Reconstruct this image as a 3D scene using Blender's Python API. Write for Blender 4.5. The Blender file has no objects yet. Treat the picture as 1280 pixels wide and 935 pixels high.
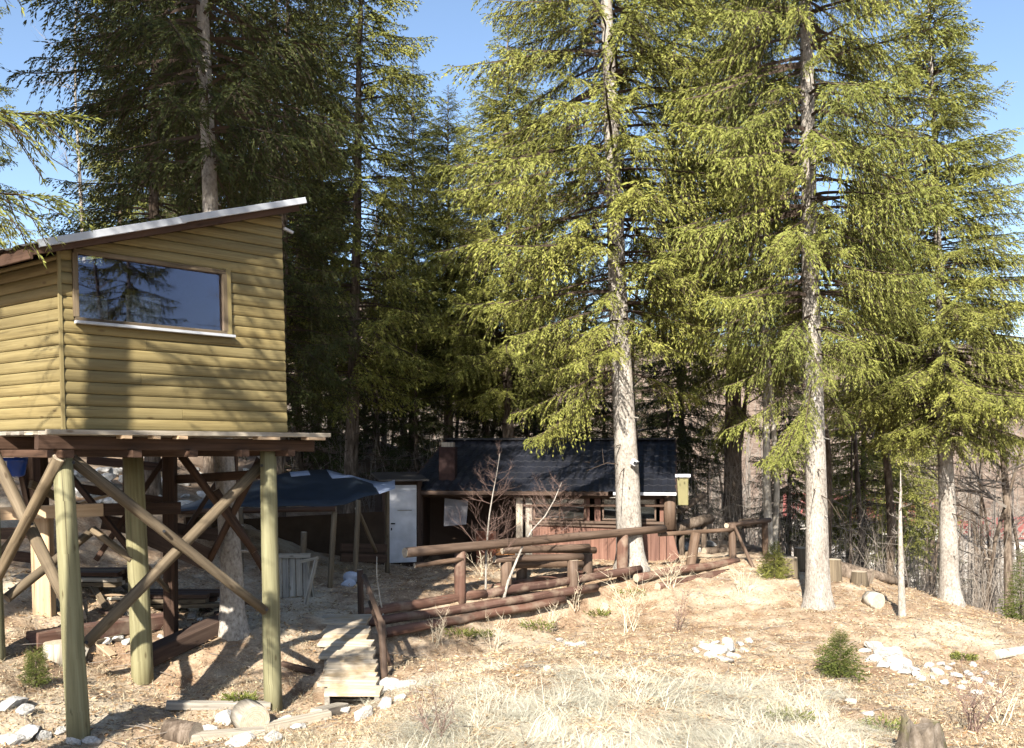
import bpy, bmesh, math, random
import numpy as np
from mathutils import Vector, Matrix
R = math.radians
rnd = random.Random(7)
scene = bpy.context.scene
COL = scene.collection

# ---------------------------------------------------------------- camera, sky, sun, exposure
F, CX, HY = 1150.0, 640.0, 560.0            # focal length and horizon row in photo pixels (1280 x 935)
cam_d = bpy.data.cameras.new('camera'); cam = bpy.data.objects.new('camera', cam_d); COL.objects.link(cam)
cam_d.sensor_width = 36.0; cam_d.lens = F / 1280 * 36.0
cam_d.shift_y = (HY - 467.5) / 1280.0       # level camera, lens shifted up
cam_d.clip_start = 0.1; cam_d.clip_end = 6000
cam.rotation_euler = (R(90), 0, 0)
scene.camera = cam
SUN_EL, SUN_AZ = R(34), R(13)                # behind the camera, a little to the left
tosun = Vector((-math.sin(SUN_AZ) * math.cos(SUN_EL), -math.cos(SUN_AZ) * math.cos(SUN_EL), math.sin(SUN_EL)))
world = bpy.data.worlds.new('World'); scene.world = world; world.use_nodes = True
nt = world.node_tree; bg = nt.nodes['Background']
sky = nt.nodes.new('ShaderNodeTexSky'); sky.sky_type = 'NISHITA'; sky.sun_disc = False
sky.sun_elevation = SUN_EL; sky.sun_rotation = math.atan2(tosun.x, tosun.y)
sky.altitude = 400; sky.air_density = 1.0; sky.dust_density = 1.0; sky.ozone_density = 1.4
nt.links.new(sky.outputs[0], bg.inputs[0]); bg.inputs[1].default_value = 0.08
sun_d = bpy.data.lights.new('sun', 'SUN'); sun = bpy.data.objects.new('sun', sun_d); COL.objects.link(sun)
sun_d.energy = 5.0; sun_d.angle = R(0.5); sun_d.color = (1.0, 0.93, 0.82)
sun.rotation_euler = tosun.to_track_quat('Z', 'Y').to_euler()
sun.location = (-10, -30, 40)
vs = scene.view_settings
vs.view_transform = 'Standard'; vs.look = 'None'; vs.gamma = 1.0; vs.use_curve_mapping = False; vs.exposure = 1.6
scene.cycles.max_bounces = 4; scene.cycles.diffuse_bounces = 1; scene.cycles.glossy_bounces = 2
scene.cycles.use_adaptive_sampling = True; scene.cycles.adaptive_threshold = .03
scene.cycles.transmission_bounces = 3; scene.cycles.transparent_max_bounces = 8

# ---------------------------------------------------------------- helpers
def P(px, py, d):
    """the point on the ray of a photo pixel at d metres in front of the camera"""
    return Vector(((px - CX) / F * d, d, -(py - HY) / F * d))

WL = {}                                     # world location of every object made here
def setp(o, label=None, cat=None, group=None, kind=None):
    if label: o['label'] = label
    if cat: o['category'] = cat
    if group: o['group'] = group
    if kind: o['kind'] = kind
    return o
def thing(name, label, cat, loc=(0, 0, 0), group=None):
    o = bpy.data.objects.new(name, None); COL.objects.link(o); o.location = loc; o.empty_display_size = .2
    WL[o] = Vector(loc)
    return setp(o, label, cat, group)

class MB:
    """collects faces with uv (metres: across, along) and builds one mesh object"""
    def __init__(s): s.v = []; s.f = []; s.uv = []; s.mi = []; s.sm = []
    def face(s, idx, uv=None, mi=0, sm=False):
        s.f.append(tuple(idx)); s.uv.append(uv or [(0, 0)] * len(idx)); s.mi.append(mi); s.sm.append(sm)
    def tube(s, pts, rad, n=10, cap=True, wob=0.0, mi=0, capmi=0, rg=rnd, flat=1.0):
        pts = [Vector(p) for p in pts]; k = len(pts)
        if not hasattr(rad, '__len__'): rad = [rad] * k
        b = len(s.v); off = rg.random() * 40; ln = 0; lens = []
        up = Vector((0, 0, 1)); prevx = None
        ph = [rg.uniform(-wob, wob) for _ in range(n)]
        for i in range(k):
            t = (pts[min(i + 1, k - 1)] - pts[max(i - 1, 0)]).normalized()
            if prevx is None:
                a = up if abs(t.z) < .9 else Vector((1, 0, 0)); x = a.cross(t).normalized()
            else: x = (prevx - t * prevx.dot(t)).normalized()
            y = t.cross(x); prevx = x
            if i: ln += (pts[i] - pts[i - 1]).length
            lens.append(ln)
            for j in range(n):
                an = 2 * math.pi * j / n; r = rad[i] * (1 + ph[j] + rg.uniform(-wob, wob) * .6)
                s.v.append(pts[i] + x * (math.cos(an) * r) + y * (math.sin(an) * r * flat))
        for i in range(k - 1):
            for j in range(n):
                j2 = (j + 1) % n; c = 2 * math.pi * max(rad[i], rad[i + 1]) / n
                s.face((b + i * n + j, b + i * n + j2, b + (i + 1) * n + j2, b + (i + 1) * n + j),
                       [(off + j * c, off + lens[i]), (off + (j + 1) * c, off + lens[i]), (off + (j + 1) * c, off + lens[i + 1]), (off + j * c, off + lens[i + 1])], mi, True)
        if cap:
            for i, rev in ((0, True), (k - 1, False)):
                ids = [b + i * n + j for j in range(n)]
                uv = [(math.cos(2 * math.pi * j / n) * .5 * rad[i] * 2, math.sin(2 * math.pi * j / n) * rad[i]) for j in range(n)]
                if rev: ids = ids[::-1]; uv = uv[::-1]
                s.face(ids, uv, capmi)
        return s
    def prism(s, quad_a, quad_b, mi=0, capmi=None, off=None):
        """a bar between two polygons of equal count"""
        n = len(quad_a); b = len(s.v); off = rnd.random() * 40 if off is None else off
        s.v += [Vector(p) for p in quad_a] + [Vector(p) for p in quad_b]
        L = (Vector(quad_b[0]) - Vector(quad_a[0])).length; c = 0
        for j in range(n):
            j2 = (j + 1) % n; w = (s.v[b + j2] - s.v[b + j]).length
            s.face((b + j, b + j2, b + n + j2, b + n + j), [(off + c, off), (off + c + w, off), (off + c + w, off + L), (off + c, off + L)], mi); c += w
        cm = mi if capmi is None else capmi
        s.face([b + j for j in range(n)][::-1], [(off + .02 * j, off) for j in range(n)], cm); s.face([b + n + j for j in range(n)], [(off + .02 * j, off) for j in range(n)], cm)
        return s
    def bar(s, a, b, w, h, up=(0, 0, 1), ch=None, mi=0, capmi=None, taper=1.0):
        """a chamfered timber from a to b (axis in the middle): w across, h along 'up'"""
        a = Vector(a); b = Vector(b); t = (b - a).normalized(); up = Vector(up)
        x = t.cross(up)
        x = (x if x.length > 1e-4 else Vector((1, 0, 0))).normalized(); y = x.cross(t)
        ch = min(w, h) * .08 if ch is None else ch
        o = [(-w / 2 + ch, -h / 2), (w / 2 - ch, -h / 2), (w / 2, -h / 2 + ch), (w / 2, h / 2 - ch), (w / 2 - ch, h / 2), (-w / 2 + ch, h / 2), (-w / 2, h / 2 - ch), (-w / 2, -h / 2 + ch)]
        return s.prism([a + x * p + y * q for p, q in o], [b + x * p * taper + y * q * taper for p, q in o], mi, capmi)
    def quad(s, a, b, c, d, mi=0):
        i = len(s.v); s.v += [Vector(p) for p in (a, b, c, d)]
        w = (s.v[i + 1] - s.v[i]).length; h = (s.v[i + 3] - s.v[i]).length
        s.face((i, i + 1, i + 2, i + 3), [(0, 0), (w, 0), (w, h), (0, h)], mi)
    def build(s, name, mat, parent=None, origin=None):
        if origin is None:
            if parent is not None: origin = WL[parent]
            else:
                n = len(s.v); origin = Vector((sum(p.x for p in s.v) / n, sum(p.y for p in s.v) / n, min(p.z for p in s.v)))
        origin = Vector(origin)
        me = bpy.data.meshes.new(name)
        me.from_pydata([tuple(p - origin) for p in s.v], [], s.f)
        uvl = me.uv_layers.new(name='UVMap')
        uvl.data.foreach_set('uv', [c for f in s.uv for p in f for c in p])
        me.polygons.foreach_set('material_index', s.mi); me.polygons.foreach_set('use_smooth', s.sm)
        for m in (mat if isinstance(mat, (list, tuple)) else [mat]): me.materials.append(m)
        o = bpy.data.objects.new(name, me); COL.objects.link(o)
        if parent is not None: o.parent = parent; o.location = origin - WL[parent]
        else: o.location = origin
        WL[o] = origin
        return o

def np_mesh(name, verts, faces, mat, smooth=False):
    """mesh from numpy arrays, all faces with the same corner count"""
    me = bpy.data.meshes.new(name); nv = len(verts); nf, k = faces.shape
    me.vertices.add(nv); me.vertices.foreach_set('co', np.asarray(verts, np.float32).ravel())
    me.loops.add(nf * k); me.loops.foreach_set('vertex_index', faces.astype(np.int32).ravel())
    me.polygons.add(nf); me.polygons.foreach_set('loop_start', np.arange(0, nf * k, k, dtype=np.int32))
    me.polygons.foreach_set('use_smooth', np.full(nf, smooth)); me.update(calc_edges=True)
    me.materials.append(mat)
    return me
def link(name, me, parent=None, loc=(0, 0, 0)):
    o = bpy.data.objects.new(name, me); COL.objects.link(o); o.location = loc; o.parent = parent
    WL[o] = Vector(loc) + (WL[parent] if parent is not None else Vector())
    return o
def copy_tree(o, parent=None):
    c = o.copy(); COL.objects.link(c); c.parent = parent
    for ch in o.children: copy_tree(ch, c)
    return c

# ---------------------------------------------------------------- materials
class NT:
    def __init__(s, name, rough=.8, spec=.3):
        s.m = bpy.data.materials.new(name); s.m.use_nodes = True; s.t = s.m.node_tree
        s.b = s.t.nodes['Principled BSDF']; s.b.inputs['Roughness'].default_value = rough; s.b.inputs['Specular IOR Level'].default_value = spec
    def n(s, typ, **kw):
        nd = s.t.nodes.new('ShaderNode' + typ)
        for k, v in kw.items():
            if k.startswith('_'): setattr(nd, k[1:], v)
            else: nd.inputs[k.replace('__', ' ')].default_value = v
        return nd
    def l(s, a, b): s.t.links.new(a, b)
    def coord(s, kind='Object', scale=(1, 1, 1)):
        tc = s.n('TexCoord'); mp = s.n('Mapping'); mp.inputs['Scale'].default_value = scale
        s.l(tc.outputs[kind], mp.inputs[0]); return mp.outputs[0]
    def wcoord(s, scale=(1, 1, 1)):
        g = s.n('NewGeometry'); mp = s.n('Mapping'); mp.inputs['Scale'].default_value = scale
        s.l(g.outputs['Position'], mp.inputs[0]); return mp.outputs[0]
    def noise(s, vec, scale=5, detail=4, rough=.55):
        nd = s.n('TexNoise', Scale=scale, Detail=detail, Roughness=rough); s.l(vec, nd.inputs['Vector']); return nd.outputs['Fac']
    def ramp(s, fac, stops):
        nd = s.n('ValToRGB'); cr = nd.color_ramp
        while len(cr.elements) < len(stops): cr.elements.new(.5)
        for e, (p, c) in zip(cr.elements, stops):
            e.position = p; e.color = (*c, 1) if len(c) == 3 else c
        s.l(fac, nd.inputs[0]); return nd.outputs[0]
    def mix(s, fac, a, b, blend='MIX'):
        nd = s.n('MixRGB', _blend_type=blend)
        for i, x in ((0, fac), (1, a), (2, b)):
            if isinstance(x, (int, float)): nd.inputs[i].default_value = x
            elif isinstance(x, tuple): nd.inputs[i].default_value = (*x, 1)
            else: s.l(x, nd.inputs[i])
        return nd.outputs[0]
    def rand(s):
        return s.n('ObjectInfo').outputs['Random']
    def bump(s, h, strength=.3, dist=.02):
        nd = s.n('Bump', Strength=strength, Distance=dist); s.l(h, nd.inputs['Height']); s.l(nd.outputs[0], s.b.inputs['Normal'])
    def col(s, c):
        if isinstance(c, tuple): s.b.inputs['Base Color'].default_value = (*c, 1)
        else: s.l(c, s.b.inputs['Base Color'])
        return s.m

def wood(name, dark, mid, light, grain=26, along=1.3, var=.45, rough=.8, weather=None, bump=.35):
    w = NT(name, rough, .25)
    uv = w.coord('UV', (grain, along, 1)); g = w.noise(uv, 1.0, 6, .62)
    big = w.noise(w.coord('UV', (5, .8, 1)), 1.0, 3)
    c = w.ramp(g, [(.3, dark), (.5, mid), (.7, light)])
    c = w.mix(var, c, w.ramp(big, [(.32, (.45, .43, .42)), (.62, (1.1, 1.08, 1.05))]), 'MULTIPLY')
    c = w.mix(.8, c, w.ramp(w.rand(), [(0, (.74, .74, .76)), (.5, (1, 1, 1)), (1, (1.15, 1.1, 1.02))]), 'MULTIPLY')
    if weather:
        c = w.mix(w.ramp(w.noise(w.wcoord(), 3.2, 5), [(.5, (0, 0, 0)), (.66, (1, 1, 1))]), c, weather)
    cr = w.noise(w.coord('UV', (46, .5, 1)), 1.0, 3, .5)
    c = w.mix(.8, c, w.ramp(cr, [(.30, (.25, .22, .2)), (.37, (1, 1, 1))]), 'MULTIPLY')
    vo = w.n('TexVoronoi', Scale=1.0); w.l(w.coord('UV', (7, 2.4, 1)), vo.inputs['Vector'])
    c = w.mix(.75, c, w.ramp(vo.outputs['Distance'], [(.05, (.35, .28, .22)), (.13, (1, 1, 1))]), 'MULTIPLY')
    w.bump(w.mix(.5, g, cr), bump, .015)
    return w.col(c)

M = {}
M['siding'] = wood('olive_stained_siding', (.13, .102, .044), (.185, .148, .066), (.23, .19, .09), 18, .8, .35, .62)
M['post'] = wood('pale_green_log', (0.125, 0.115, 0.062), (0.19, 0.18, 0.102), (0.245, 0.235, 0.142), 22, .9, .3, .75)
M['brace'] = wood('grey_brown_pole', (.07, .053, .035), (.125, .098, .065), (.18, .145, .10), 22, 1.0, .5)
M['beam'] = wood('dark_red_brown_timber', (0.030, 0.017, 0.011), (0.056, 0.032, 0.021), (0.083, 0.049, 0.034), 20, 1.0, .4)
M['lightwood'] = wood('fresh_timber', (0.320, 0.224, 0.136), (0.416, 0.304, 0.200), (0.480, 0.368, 0.248), 18, .8, .3)
M['greyplank'] = wood('weathered_grey_plank', (0.164, 0.148, 0.123), (0.295, 0.271, 0.230), (0.410, 0.385, 0.336), 20, 1.2, .5, .9)
M['redlog'] = wood('red_brown_stained_log', (0.070, 0.037, 0.028), (0.115, 0.063, 0.047), (0.163, 0.100, 0.080), 20, 1.0, .5, .7, (0.192, 0.141, 0.104))
M['raillog'] = wood('brown_stained_rail_log', (0.073, 0.048, 0.034), (0.115, 0.078, 0.056), (0.161, 0.115, 0.087), 20, 1.0, .4, .65)
M['redplank'] = wood('red_brown_wall_plank', (0.111, 0.056, 0.041), (0.157, 0.082, 0.061), (0.204, 0.115, 0.087), 16, .7, .45, .75)
M['darkplank'] = wood('dark_brown_plank', (0.036, 0.022, 0.016), (0.060, 0.038, 0.028), (0.088, 0.060, 0.044), 18, 1, .4)
M['step'] = wood('bleached_footbridge_plank', (0.289, 0.238, 0.170), (0.442, 0.383, 0.297), (0.527, 0.476, 0.391), 14, 1.4, .5, .9, (0.306, 0.230, 0.136))
M['endgrain'] = None
e = NT('log_end_grain', .9, .1); uv = e.coord('UV'); wv = e.n('TexWave', _wave_type='RINGS', _rings_direction='Z', Scale=14, Distortion=2.5, Detail=3); e.l(uv, wv.inputs['Vector'])
M['endgrain'] = e.col(e.mix(.5, e.ramp(wv.outputs['Fac'], [(0, (.25, .19, .12)), (1, (.42, .34, .24))]), e.ramp(e.noise(uv, 20), [(.3, (.3, .25, .2)), (.7, (.6, .52, .42))]), 'MIX'))

def bark(name, stops, moss=None, vs=6, hs=9):
    b = NT(name, .95, .1); co = b.coord('Object', (hs, hs, vs * .35)); n1 = b.noise(co, 1.6, 6, .68)
    n2 = b.noise(b.coord('Object', (3, 3, 1.2)), 1.0, 4)
    c = b.ramp(n1, stops); c = b.mix(.6, c, b.ramp(n2, [(.35, (.55, .5, .45)), (.65, (1.15, 1.12, 1.08))]), 'MULTIPLY')
    if moss: c = b.mix(b.ramp(b.noise(b.coord('Object'), 2.3, 5), [(.52, (0, 0, 0)), (.68, (.9, .9, .9))]), c, moss)
    b.bump(n1, .6, .03)
    return b.col(c)
M['bark'] = bark('pale_spruce_bark', [(.32, (.15, .13, .115)), (.44, (.27, .25, .225)), (.64, (.40, .38, .35))], None, 26, 15)
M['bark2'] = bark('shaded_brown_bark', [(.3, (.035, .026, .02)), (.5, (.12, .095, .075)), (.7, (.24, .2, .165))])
M['birch'] = bark('pale_thin_bark', [(.3, (.14, .12, .1)), (.45, (.42, .39, .34)), (.65, (.62, .59, .53))])
M['twig'] = NT('brown_twig', .9, .1).col((.075, .056, .044))
M['redtwig'] = NT('reddish_twig', .8, .2).col((.15, .10, .083))
M['greytwig'] = NT('grey_twig', .9, .1).col((.2, .175, .15))
M['strawtwig'] = NT('bleached_stem', .9, .1).col((.5, .43, .32))

def leafmat(name, a, b, c, trans=.3, zscale=.7):
    l = NT(name, .75, .2); gi = l.n('NewGeometry').outputs['Random Per Island']
    col = l.mix(.65, l.ramp(gi, [(0, a), (.5, b), (1, c)]), l.ramp(l.noise(l.wcoord(), zscale, 3), [(.35, (.62, .66, .6)), (.65, (1.25, 1.2, 1.05))]), 'MULTIPLY')
    l.col(col)
    tr = l.n('BsdfTranslucent'); l.l(col, tr.inputs[0]); mx = l.n('MixShader'); mx.inputs[0].default_value = trans
    out = l.t.nodes['Material Output']; l.l(l.b.outputs[0], mx.inputs[1]); l.l(tr.outputs[0], mx.inputs[2]); l.l(mx.outputs[0], out.inputs[0])
    return l.m
M['needle'] = leafmat('spruce_needles', (.135, .148, .03), (.195, .205, .05), (.26, .26, .078), .13)
M['needle2'] = leafmat('shade_darkened_spruce_needles', (.034, .043, .014), (.052, .062, .019), (.075, .084, .028), .1)  # shade of the wood put into a darker copy of the needle colour
M['needleb'] = leafmat('greener_spruce_needles', (.125, .142, .03), (.182, .196, .048), (.245, .25, .075), .13, .5)
M['needle3'] = leafmat('young_spruce_needles', (.05, .075, .018), (.085, .105, .026), (.15, .16, .045), .2, 6)
M['straw'] = leafmat('dry_straw', (.34, .27, .18), (.50, .43, .32), (.62, .57, .46), .2, .9)
M['straw2'] = leafmat('bleached_straw', (.40, .355, .28), (.58, .54, .45), (.72, .69, .61), .1, .8)
M['litter'] = leafmat('fallen_leaves', (.17, .10, .055), (.36, .25, .155), (.56, .455, .33), .1, .8)
M['moss'] = leafmat('green_ground_plants', (.07, .09, .02), (.13, .15, .035), (.2, .2, .06), .2, 3)

def rockmat(name, a, b, c):
    r = NT(name, .9, .2); n1 = r.noise(r.coord('Object'), 4, 6, .65)
    r.bump(n1, .6, .05); return r.col(r.ramp(n1, [(.3, a), (.5, b), (.66, c)]))
M['rock'] = rockmat('white_limestone', (.22, .205, .185), (.42, .41, .385), (.56, .55, .53))
M['greyrock'] = rockmat('grey_brown_stone', (.2, .17, .13), (.36, .32, .27), (.5, .46, .4))
M['mossystump'] = bark('mossy_stump_wood', [(.3, (.06, .05, .04)), (.5, (.15, .125, .10)), (.7, (.25, .22, .19))], (.13, .135, .028), 14, 8)

# ground
g = NT('leaf_litter_ground', .95, .1); wc = g.wcoord()
big = g.noise(wc, .45, 5, .6); mid = g.noise(wc, 2.6, 6, .65); fine = g.noise(wc, 26, 5, .7)
c = g.ramp(mid, [(.3, (.17, .105, .066)), (.5, (.30, .222, .152)), (.68, (.42, .345, .26))])
c = g.mix(.55, c, g.ramp(fine, [(.32, (.3, .26, .22)), (.5, (.95, .93, .9)), (.7, (1.5, 1.47, 1.4))]), 'MULTIPLY')
c = g.mix(g.ramp(big, [(.52, (0, 0, 0)), (.66, (.75, .75, .75))]), c, g.mix(.6, (.54, .47, .36), g.ramp(fine, [(.3, (.5, .5, .5)), (.7, (1.2, 1.2, 1.2))]), 'MULTIPLY'))
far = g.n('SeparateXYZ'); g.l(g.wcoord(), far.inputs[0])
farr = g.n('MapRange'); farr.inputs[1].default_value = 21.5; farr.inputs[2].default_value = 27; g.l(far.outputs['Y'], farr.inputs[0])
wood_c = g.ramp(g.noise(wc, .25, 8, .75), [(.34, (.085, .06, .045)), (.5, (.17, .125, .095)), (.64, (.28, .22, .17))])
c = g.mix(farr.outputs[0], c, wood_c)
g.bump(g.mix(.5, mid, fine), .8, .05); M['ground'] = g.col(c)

def flat(name, colr, rough=.6, spec=.3, nscale=None, var=.25, metal=0):
    f = NT(name, rough, spec); f.b.inputs['Metallic'].default_value = metal
    n1 = f.noise(f.coord('Object'), nscale or 3, 5); k = 1 - var
    f.bump(n1, .1, .01)
    return f.col(f.mix(1.0, colr, f.ramp(n1, [(.3, (k, k, k)), (.7, (1.08, 1.08, 1.08))]), 'MULTIPLY'))
M['roofmetal'] = flat('galvanised_roof_edge', (.40, .42, .45), .35, .5, 2, .3)
M['roofdark'] = flat('dark_corrugated_sheet', (.05, .045, .042), .7, .3)
M['blueroof'] = flat('dark_blue_metal_roof', (.012, .0135, .02), .55, .35, 1.4, .6)
M['greysheet'] = flat('grey_cloth', (.22, .21, .22), .8, .1, 2.5, .3)
M['white'] = flat('white_paint', (.52, .53, .56), .5, .3, 2.5, .3)
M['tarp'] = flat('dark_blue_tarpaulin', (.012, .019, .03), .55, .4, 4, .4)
M['tarplight'] = flat('sunlit_tarpaulin_pale_sack', (.36, .41, .52), .4, .4, 4, .35)  # tarpaulin sunlight painted as a paler blue; also the sack's own colour
M['blue'] = flat('blue_plastic', (.01, .06, .36), .3, .5, 2, .2)
M['brick'] = flat('dark_red_chimney', (.04, .022, .02), .85, .2, 9, .5)
M['orange'] = flat('orange_wood_panel', (.36, .17, .07), .7, .2, 6, .4)
M['redbrown'] = flat('brown_red_cupboard', (.2, .075, .045), .7, .2, 6, .4)
M['black'] = flat('black_rubber', (.012, .012, .014), .6, .3)
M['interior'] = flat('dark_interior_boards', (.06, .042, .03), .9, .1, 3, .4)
M['yellow'] = flat('yellow_painted_sheet', (.2, .18, .085), .6, .3, 2.5, .3)
M['roofred'] = flat('red_roof_tiles', (.22, .075, .065), .9, .2, .8, .3)
M['render'] = flat('pale_house_wall', (.6, .57, .52), .9, .1, .5, .15)
sv = NT('painted_bright_foliage', .8, .1); nz_ = sv.noise(sv.coord('Object'), 22, 6, .7); M['added_bright_panel'] = sv.col(sv.ramp(nz_, [(.38, (.10, .10, .05)), (.48, (.42, .42, .33)), (.6, (.7, .7, .66))]))  # lit-foliage glimpse painted as colour for the added sill panels
M['pipe'] = flat('pale_metal_fitting', (.5, .52, .55), .4, .5)
def glassmat(name, tint, ior=1.6, trans=(.75, .78, .8), see=1.0):
    gm = bpy.data.materials.new(name); gm.use_nodes = True; t = gm.node_tree; out = t.nodes['Material Output']; t.nodes.remove(t.nodes['Principled BSDF'])
    tr = t.nodes.new('ShaderNodeBsdfTransparent'); tr.inputs[0].default_value = (*trans, 1)
    gl = t.nodes.new('ShaderNodeBsdfGlossy'); gl.inputs['Roughness'].default_value = .015; gl.inputs[0].default_value = (*tint, 1)
    fr = t.nodes.new('ShaderNodeFresnel'); fr.inputs[0].default_value = ior; mx = t.nodes.new('ShaderNodeMixShader')
    t.links.new(fr.outputs[0], mx.inputs[0]); t.links.new(tr.outputs[0], mx.inputs[1]); t.links.new(gl.outputs[0], mx.inputs[2]); t.links.new(mx.outputs[0], out.inputs[0])
    return gm
M['glass'] = glassmat('window_glass', (.8, .76, .98), 1.8)
M['glass2'] = glassmat('dusty_veranda_glass', (.9, .93, .95), 2.0, (.6, .62, .62))

# ---------------------------------------------------------------- terrain
def vnoise(x, y, seed=0):
    xi = np.floor(x).astype(np.int64); yi = np.floor(y).astype(np.int64); fx = x - xi; fy = y - yi
    fx = fx * fx * (3 - 2 * fx); fy = fy * fy * (3 - 2 * fy)
    def h(a, b):
        n = (a * 374761393 + b * 668265263 + seed * 1442695041) & 0x7fffffff
        n = ((n ^ (n >> 13)) * 1274126177) & 0x7fffffff
        return ((n ^ (n >> 16)) & 0xffff) / 65535.0
    return (h(xi, yi) * (1 - fx) + h(xi + 1, yi) * fx) * (1 - fy) + (h(xi, yi + 1) * (1 - fx) + h(xi + 1, yi + 1) * fx) * fy - .5
def fbm(x, y, o=4, seed=0):
    r = 0; a = 1; f = 1
    for i in range(o): r = r + a * vnoise(x * f + 17.3 * i, y * f - 9.1 * i, seed + i); a *= .5; f *= 2.03
    return r
CTRL = [(60, 935, 8.9), (100, 920, 9.3), (342, 885, 11.1), (178, 850, 11.7), (300, 935, 9.2), (20, 880, 9.6), (30, 770, 12.0), (-60, 770, 11.5),
        (290, 790, 12.8), (225, 780, 13.2), (120, 790, 12.2), (150, 690, 15.5), (130, 610, 18), (250, 640, 18.5), (0, 610, 16), (400, 765, 15), (350, 742, 16), (430, 772, 14.6), (440, 885, 11.2), (380, 880, 11.4), (390, 825, 12.6),
        (500, 705, 22), (440, 725, 18), (575, 745, 16.2), (480, 765, 15.3), (680, 722, 18.6), (788, 712, 19.7), (700, 699, 22), (830, 699, 22), (560, 700, 24), (700, 694, 26),
        (480, 802, 14.6), (600, 788, 15.5), (700, 762, 17), (800, 738, 18.8), (865, 712, 20.2), (916, 700, 21.2), (930, 722, 19.2), (960, 690, 24), (900, 676, 26),
        (1023, 757, 17.5), (1050, 850, 12.6), (900, 815, 13.4), (760, 815, 13.2), (620, 820, 13), (700, 850, 9.9), (850, 848, 9.9), (560, 862, 9.9), (760, 900, 8.2), (760, 935, 7.4), (520, 935, 8.0), (980, 880, 9.8), (1000, 935, 7.8),
        (450, 915, 9.6), (1128, 770, 16.8), (1187, 752, 22), (1100, 733, 21), (1250, 775, 21), (1110, 828, 13.8), (1250, 840, 14), (1150, 935, 8.4), (1200, 890, 10.4), (1280, 935, 8.4), (1380, 900, 10.5), (1400, 800, 18), (1330, 790, 22)]
CP = [tuple(P(*c)) for c in CTRL]
CP += [(0, 0, -1.75), (0, -9, -1.5), (-8, 0, -2.2), (-5, 4.5, -2.6), (8, 2, -2.1), (0, 4, -2.2), (5, 5, -2.3), (-10, 8, -2.2), (12, -8, -1.6), (-12, -8, -1.6),
       (-12, 18, -.4), (-12, 28, .6), (-4, 30, -.6), (4, 32, -2.6), (12, 32, -6), (20, 25, -6.2), (20, 12, -4.2), (-20, 20, 1), (-4, 40, .4), (-20, 40, 2), (8, 42, -5.5), (24, 42, -9.5)]
CP = np.array(CP)
def _tps(r2): return np.where(r2 > 1e-9, r2 * np.log(np.maximum(r2, 1e-9)), 0)
_n = len(CP); _A = np.zeros((_n + 3, _n + 3)); _d = ((CP[:, None, :2] - CP[None, :, :2]) ** 2).sum(-1)
_A[:_n, :_n] = _tps(_d) + np.eye(_n) * .04; _A[:_n, _n] = 1; _A[:_n, _n + 1:] = CP[:, :2]; _A[_n, :_n] = 1; _A[_n + 1:, :_n] = CP[:, :2].T
_w = np.linalg.solve(_A, np.concatenate([CP[:, 2], np.zeros(3)]))
_a = P(450, 768, 15.0); _b = P(800, 711, 19.2); LL = math.hypot(_b.x - _a.x, _b.y - _a.y); LD = ((_b.x - _a.x) / LL, (_b.y - _a.y) / LL); LA = (_a.x, _a.y)
def sst(a, b, x): t = np.clip((x - a) / (b - a), 0, 1); return t * t * (3 - 2 * t)
def height(x, y):
    x = np.atleast_1d(np.asarray(x, float)); y = np.atleast_1d(np.asarray(y, float))
    cx = np.clip(x, -22, 26); cy = np.clip(y, -11, 46)
    z = np.full(x.shape, _w[_n]) + _w[_n + 1] * cx + _w[_n + 2] * cy
    for i in range(_n): z = z + _w[i] * _tps((cx - CP[i, 0]) ** 2 + (cy - CP[i, 1]) ** 2)
    d = np.hypot(x, y); s = sst(-40, 30, x / np.maximum(d, 1) * 60)
    left = 1.5 + .05 * (d - 40); right = -7 - .11 * np.minimum(d - 40, 190)
    fz = left * (1 - s) + right * s
    rise = sst(230, 900, d) * (118 + 22 * fbm(x / 260, y / 260, 3, 5)) * np.where(y > 0, 1, .25)
    fz = fz + rise + 5 * fbm(x / 60, y / 60, 3, 3) * sst(40, 120, d)
    # step down in front of the stacked logs
    tx, ty = (x - LA[0]) * LD[0] + (y - LA[1]) * LD[1], (x - LA[0]) * LD[1] - (y - LA[1]) * LD[0]
    z = z - .34 * sst(.02, .2, ty) * (1 - sst(.3, 2.6, ty)) * sst(-.3, .2, tx) * (1 - sst(LL - 1.5, LL, tx))
    w = sst(30, 55, d)
    z = z * (1 - w) + fz * w
    rough = .10 * fbm(x * .9, y * .9, 3, 11) + .085 * fbm(x * 3.6, y * 3.6, 3, 21)
    return z + rough * (1 - .0 * w)
def gz(x, y): return float(height([x], [y])[0])
def G(px, py, d0=6.0, d1=60.0):
    """where the ray of a photo pixel meets the ground"""
    ds = np.linspace(d0, d1, 700); x = (px - CX) / F * ds; z = -(py - HY) / F * ds
    h = height(x, ds); k = np.nonzero(z <= h)[0]
    i = k[0] if len(k) else -1
    return Vector((x[i], ds[i], h[i]))
def axis(a, b, step, far, grow):
    mid = list(np.arange(a, b + 1e-6, step)); lo = []; hi = []; s = step; v = a
    while v > -far: s *= grow; v -= s; lo.append(v)
    s = step; v = b
    while v < far: s *= grow; v += s; hi.append(v)
    return np.array(lo[::-1] + mid + hi)
xs = axis(-8, 10, .11, 2500, 1.1); ys = axis(6.4, 23, .10, 2500, 1.1)
XX, YY = np.meshgrid(xs, ys); ZZ = height(XX.ravel(), YY.ravel())
nx, ny = len(xs), len(ys); I = np.arange(nx * ny).reshape(ny, nx)
faces = np.stack([I[:-1, :-1].ravel(), I[:-1, 1:].ravel(), I[1:, 1:].ravel(), I[1:, :-1].ravel()], 1)
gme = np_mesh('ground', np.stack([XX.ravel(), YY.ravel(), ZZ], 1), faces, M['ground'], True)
ground = link('ground', gme); setp(ground, kind='structure')

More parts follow.
